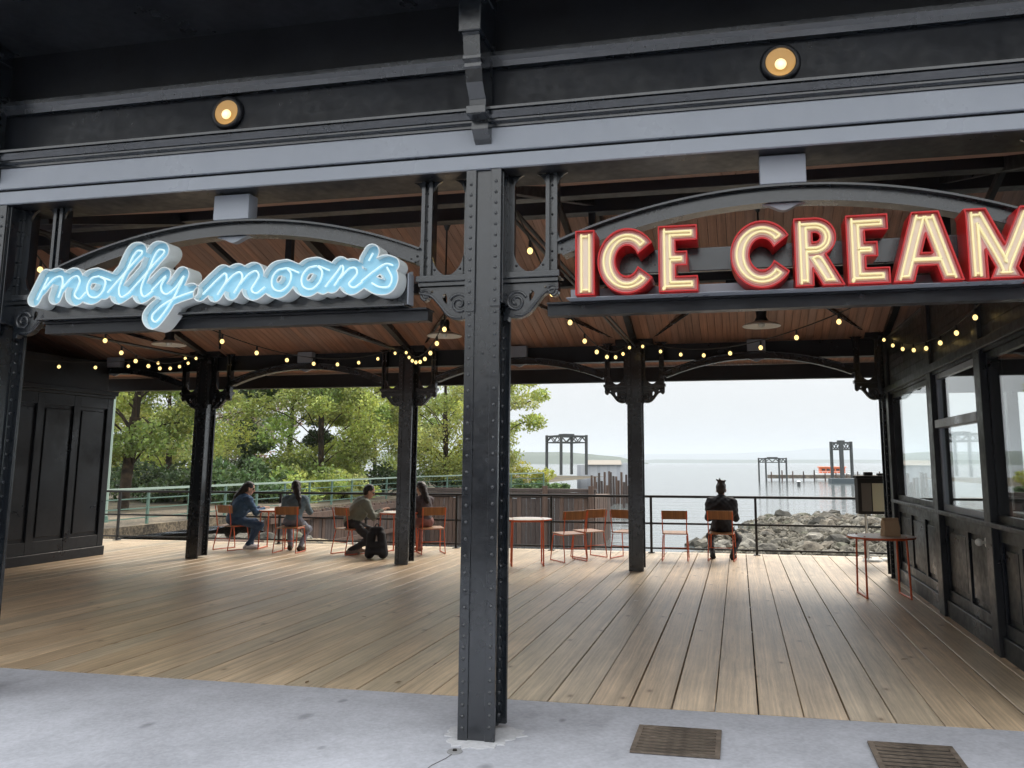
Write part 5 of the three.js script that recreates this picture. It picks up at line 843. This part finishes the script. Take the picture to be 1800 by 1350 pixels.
{ const p = at(1490, 190), g = thing('pontoon', 'dark low pontoon moored at the foot of the tall gantry', 'pontoon', [p.x, -3, p.z], 0.12); part('hull', RB(-4, 4.6, -0.3, 1.15, -2, 2, 0.1), mat([0.06, 0.08, 0.09], { roughness: 0.7 }), g); part('deck_rail', [...Array.from({ length: 8 }, (_, i) => bar(V(-3.8 + i * 1.15, 1.15, 1.9), V(-3.8 + i * 1.15, 2.1, 1.9), 0.05)), B(-3.8, 4.3, 2.06, 2.14, 1.86, 1.94)], M.steelFar, g); }
{ const p = at(1464, 228), g = thing('orange_boat', 'small ferry with an orange cabin moored at the landing stage', 'boat', [p.x, -3, p.z], 0.1);
  const hs = new THREE.Shape(); hs.moveTo(-4.5, 0); hs.lineTo(-5.0, 2.0); hs.lineTo(4.6, 2.0); hs.lineTo(4.2, 0); part('hull', prism(hs, 3, 0.05).translate(0, -0.2, -1.5), M.white, g);
  part('cabin', RB(-3.6, 3.0, 1.86, 3.3, -1.2, 1.2, 0.1), mat([0.78, 0.16, 0.05], { roughness: 0.5 }), g); part('roof', RB(-3.9, 3.3, 3.31, 3.6, -1.4, 1.4, 0.08), mat([0.85, 0.25, 0.10], { roughness: 0.5 }), g); for (let i = 0; i < 5; i++) part('window', B(-3.2 + i * 1.25, -2.3 + i * 1.25, 2.5, 3.0, 1.2, 1.23), M.rail, g); }
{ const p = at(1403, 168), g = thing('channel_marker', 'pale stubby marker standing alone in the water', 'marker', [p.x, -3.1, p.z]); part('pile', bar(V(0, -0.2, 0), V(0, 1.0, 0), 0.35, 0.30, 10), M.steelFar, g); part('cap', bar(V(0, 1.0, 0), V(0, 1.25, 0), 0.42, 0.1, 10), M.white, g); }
function ridge(name, px0, px1, d, y, col, s) { // a far shore as a long hill with thickness
  const n = 90, P = [], I = [], k = d / 1476; for (let i = 0; i <= n; i++) { const px = px0 + (px1 - px0) * i / n, e = Math.min(1, Math.min(i, n - i) / 8), hh = -3 + (3 + y(px) * k + 1.65) * (0.25 + 0.75 * e) * (0.9 + 0.25 * fbm(i / n, 0.3, 14, 2, 4, s)); for (const [f, u] of [[0.94, -4], [0.97, hh * 0.55], [1, hh], [1.08, -4]]) { const p = at(px, d * f); P.push(p.x, u, p.z); } }
  for (let i = 0; i < n; i++) for (let j = 0; j < 3; j++) { const a = i * 4 + j, b = a + 4; I.push(a, b, a + 1, b, b + 1, a + 1); }
  const g = new THREE.BufferGeometry(); g.setAttribute('position', new THREE.Float32BufferAttribute(P, 3)); g.setIndex(I); g.computeVertexNormals(); const h = structure(name); part('slope', g, mat(col, { roughness: 1 }), h);
}
ridge('headland', 560, 1140, 2600, x => 5 + 12 * Math.max(0, Math.min(1, (1135 - x) / 130)), [0.055, 0.075, 0.045], 401);
ridge('far_shore', 1080, 1900, 6000, x => 5, [0.055, 0.075, 0.05], 402);
ridge('mountains', 1000, 2100, 12500, x => 14 + 12 * Math.exp(-(((x - 1480) / 130) ** 2)), [0.06, 0.075, 0.065], 403);

renderer.render(scene, camera);
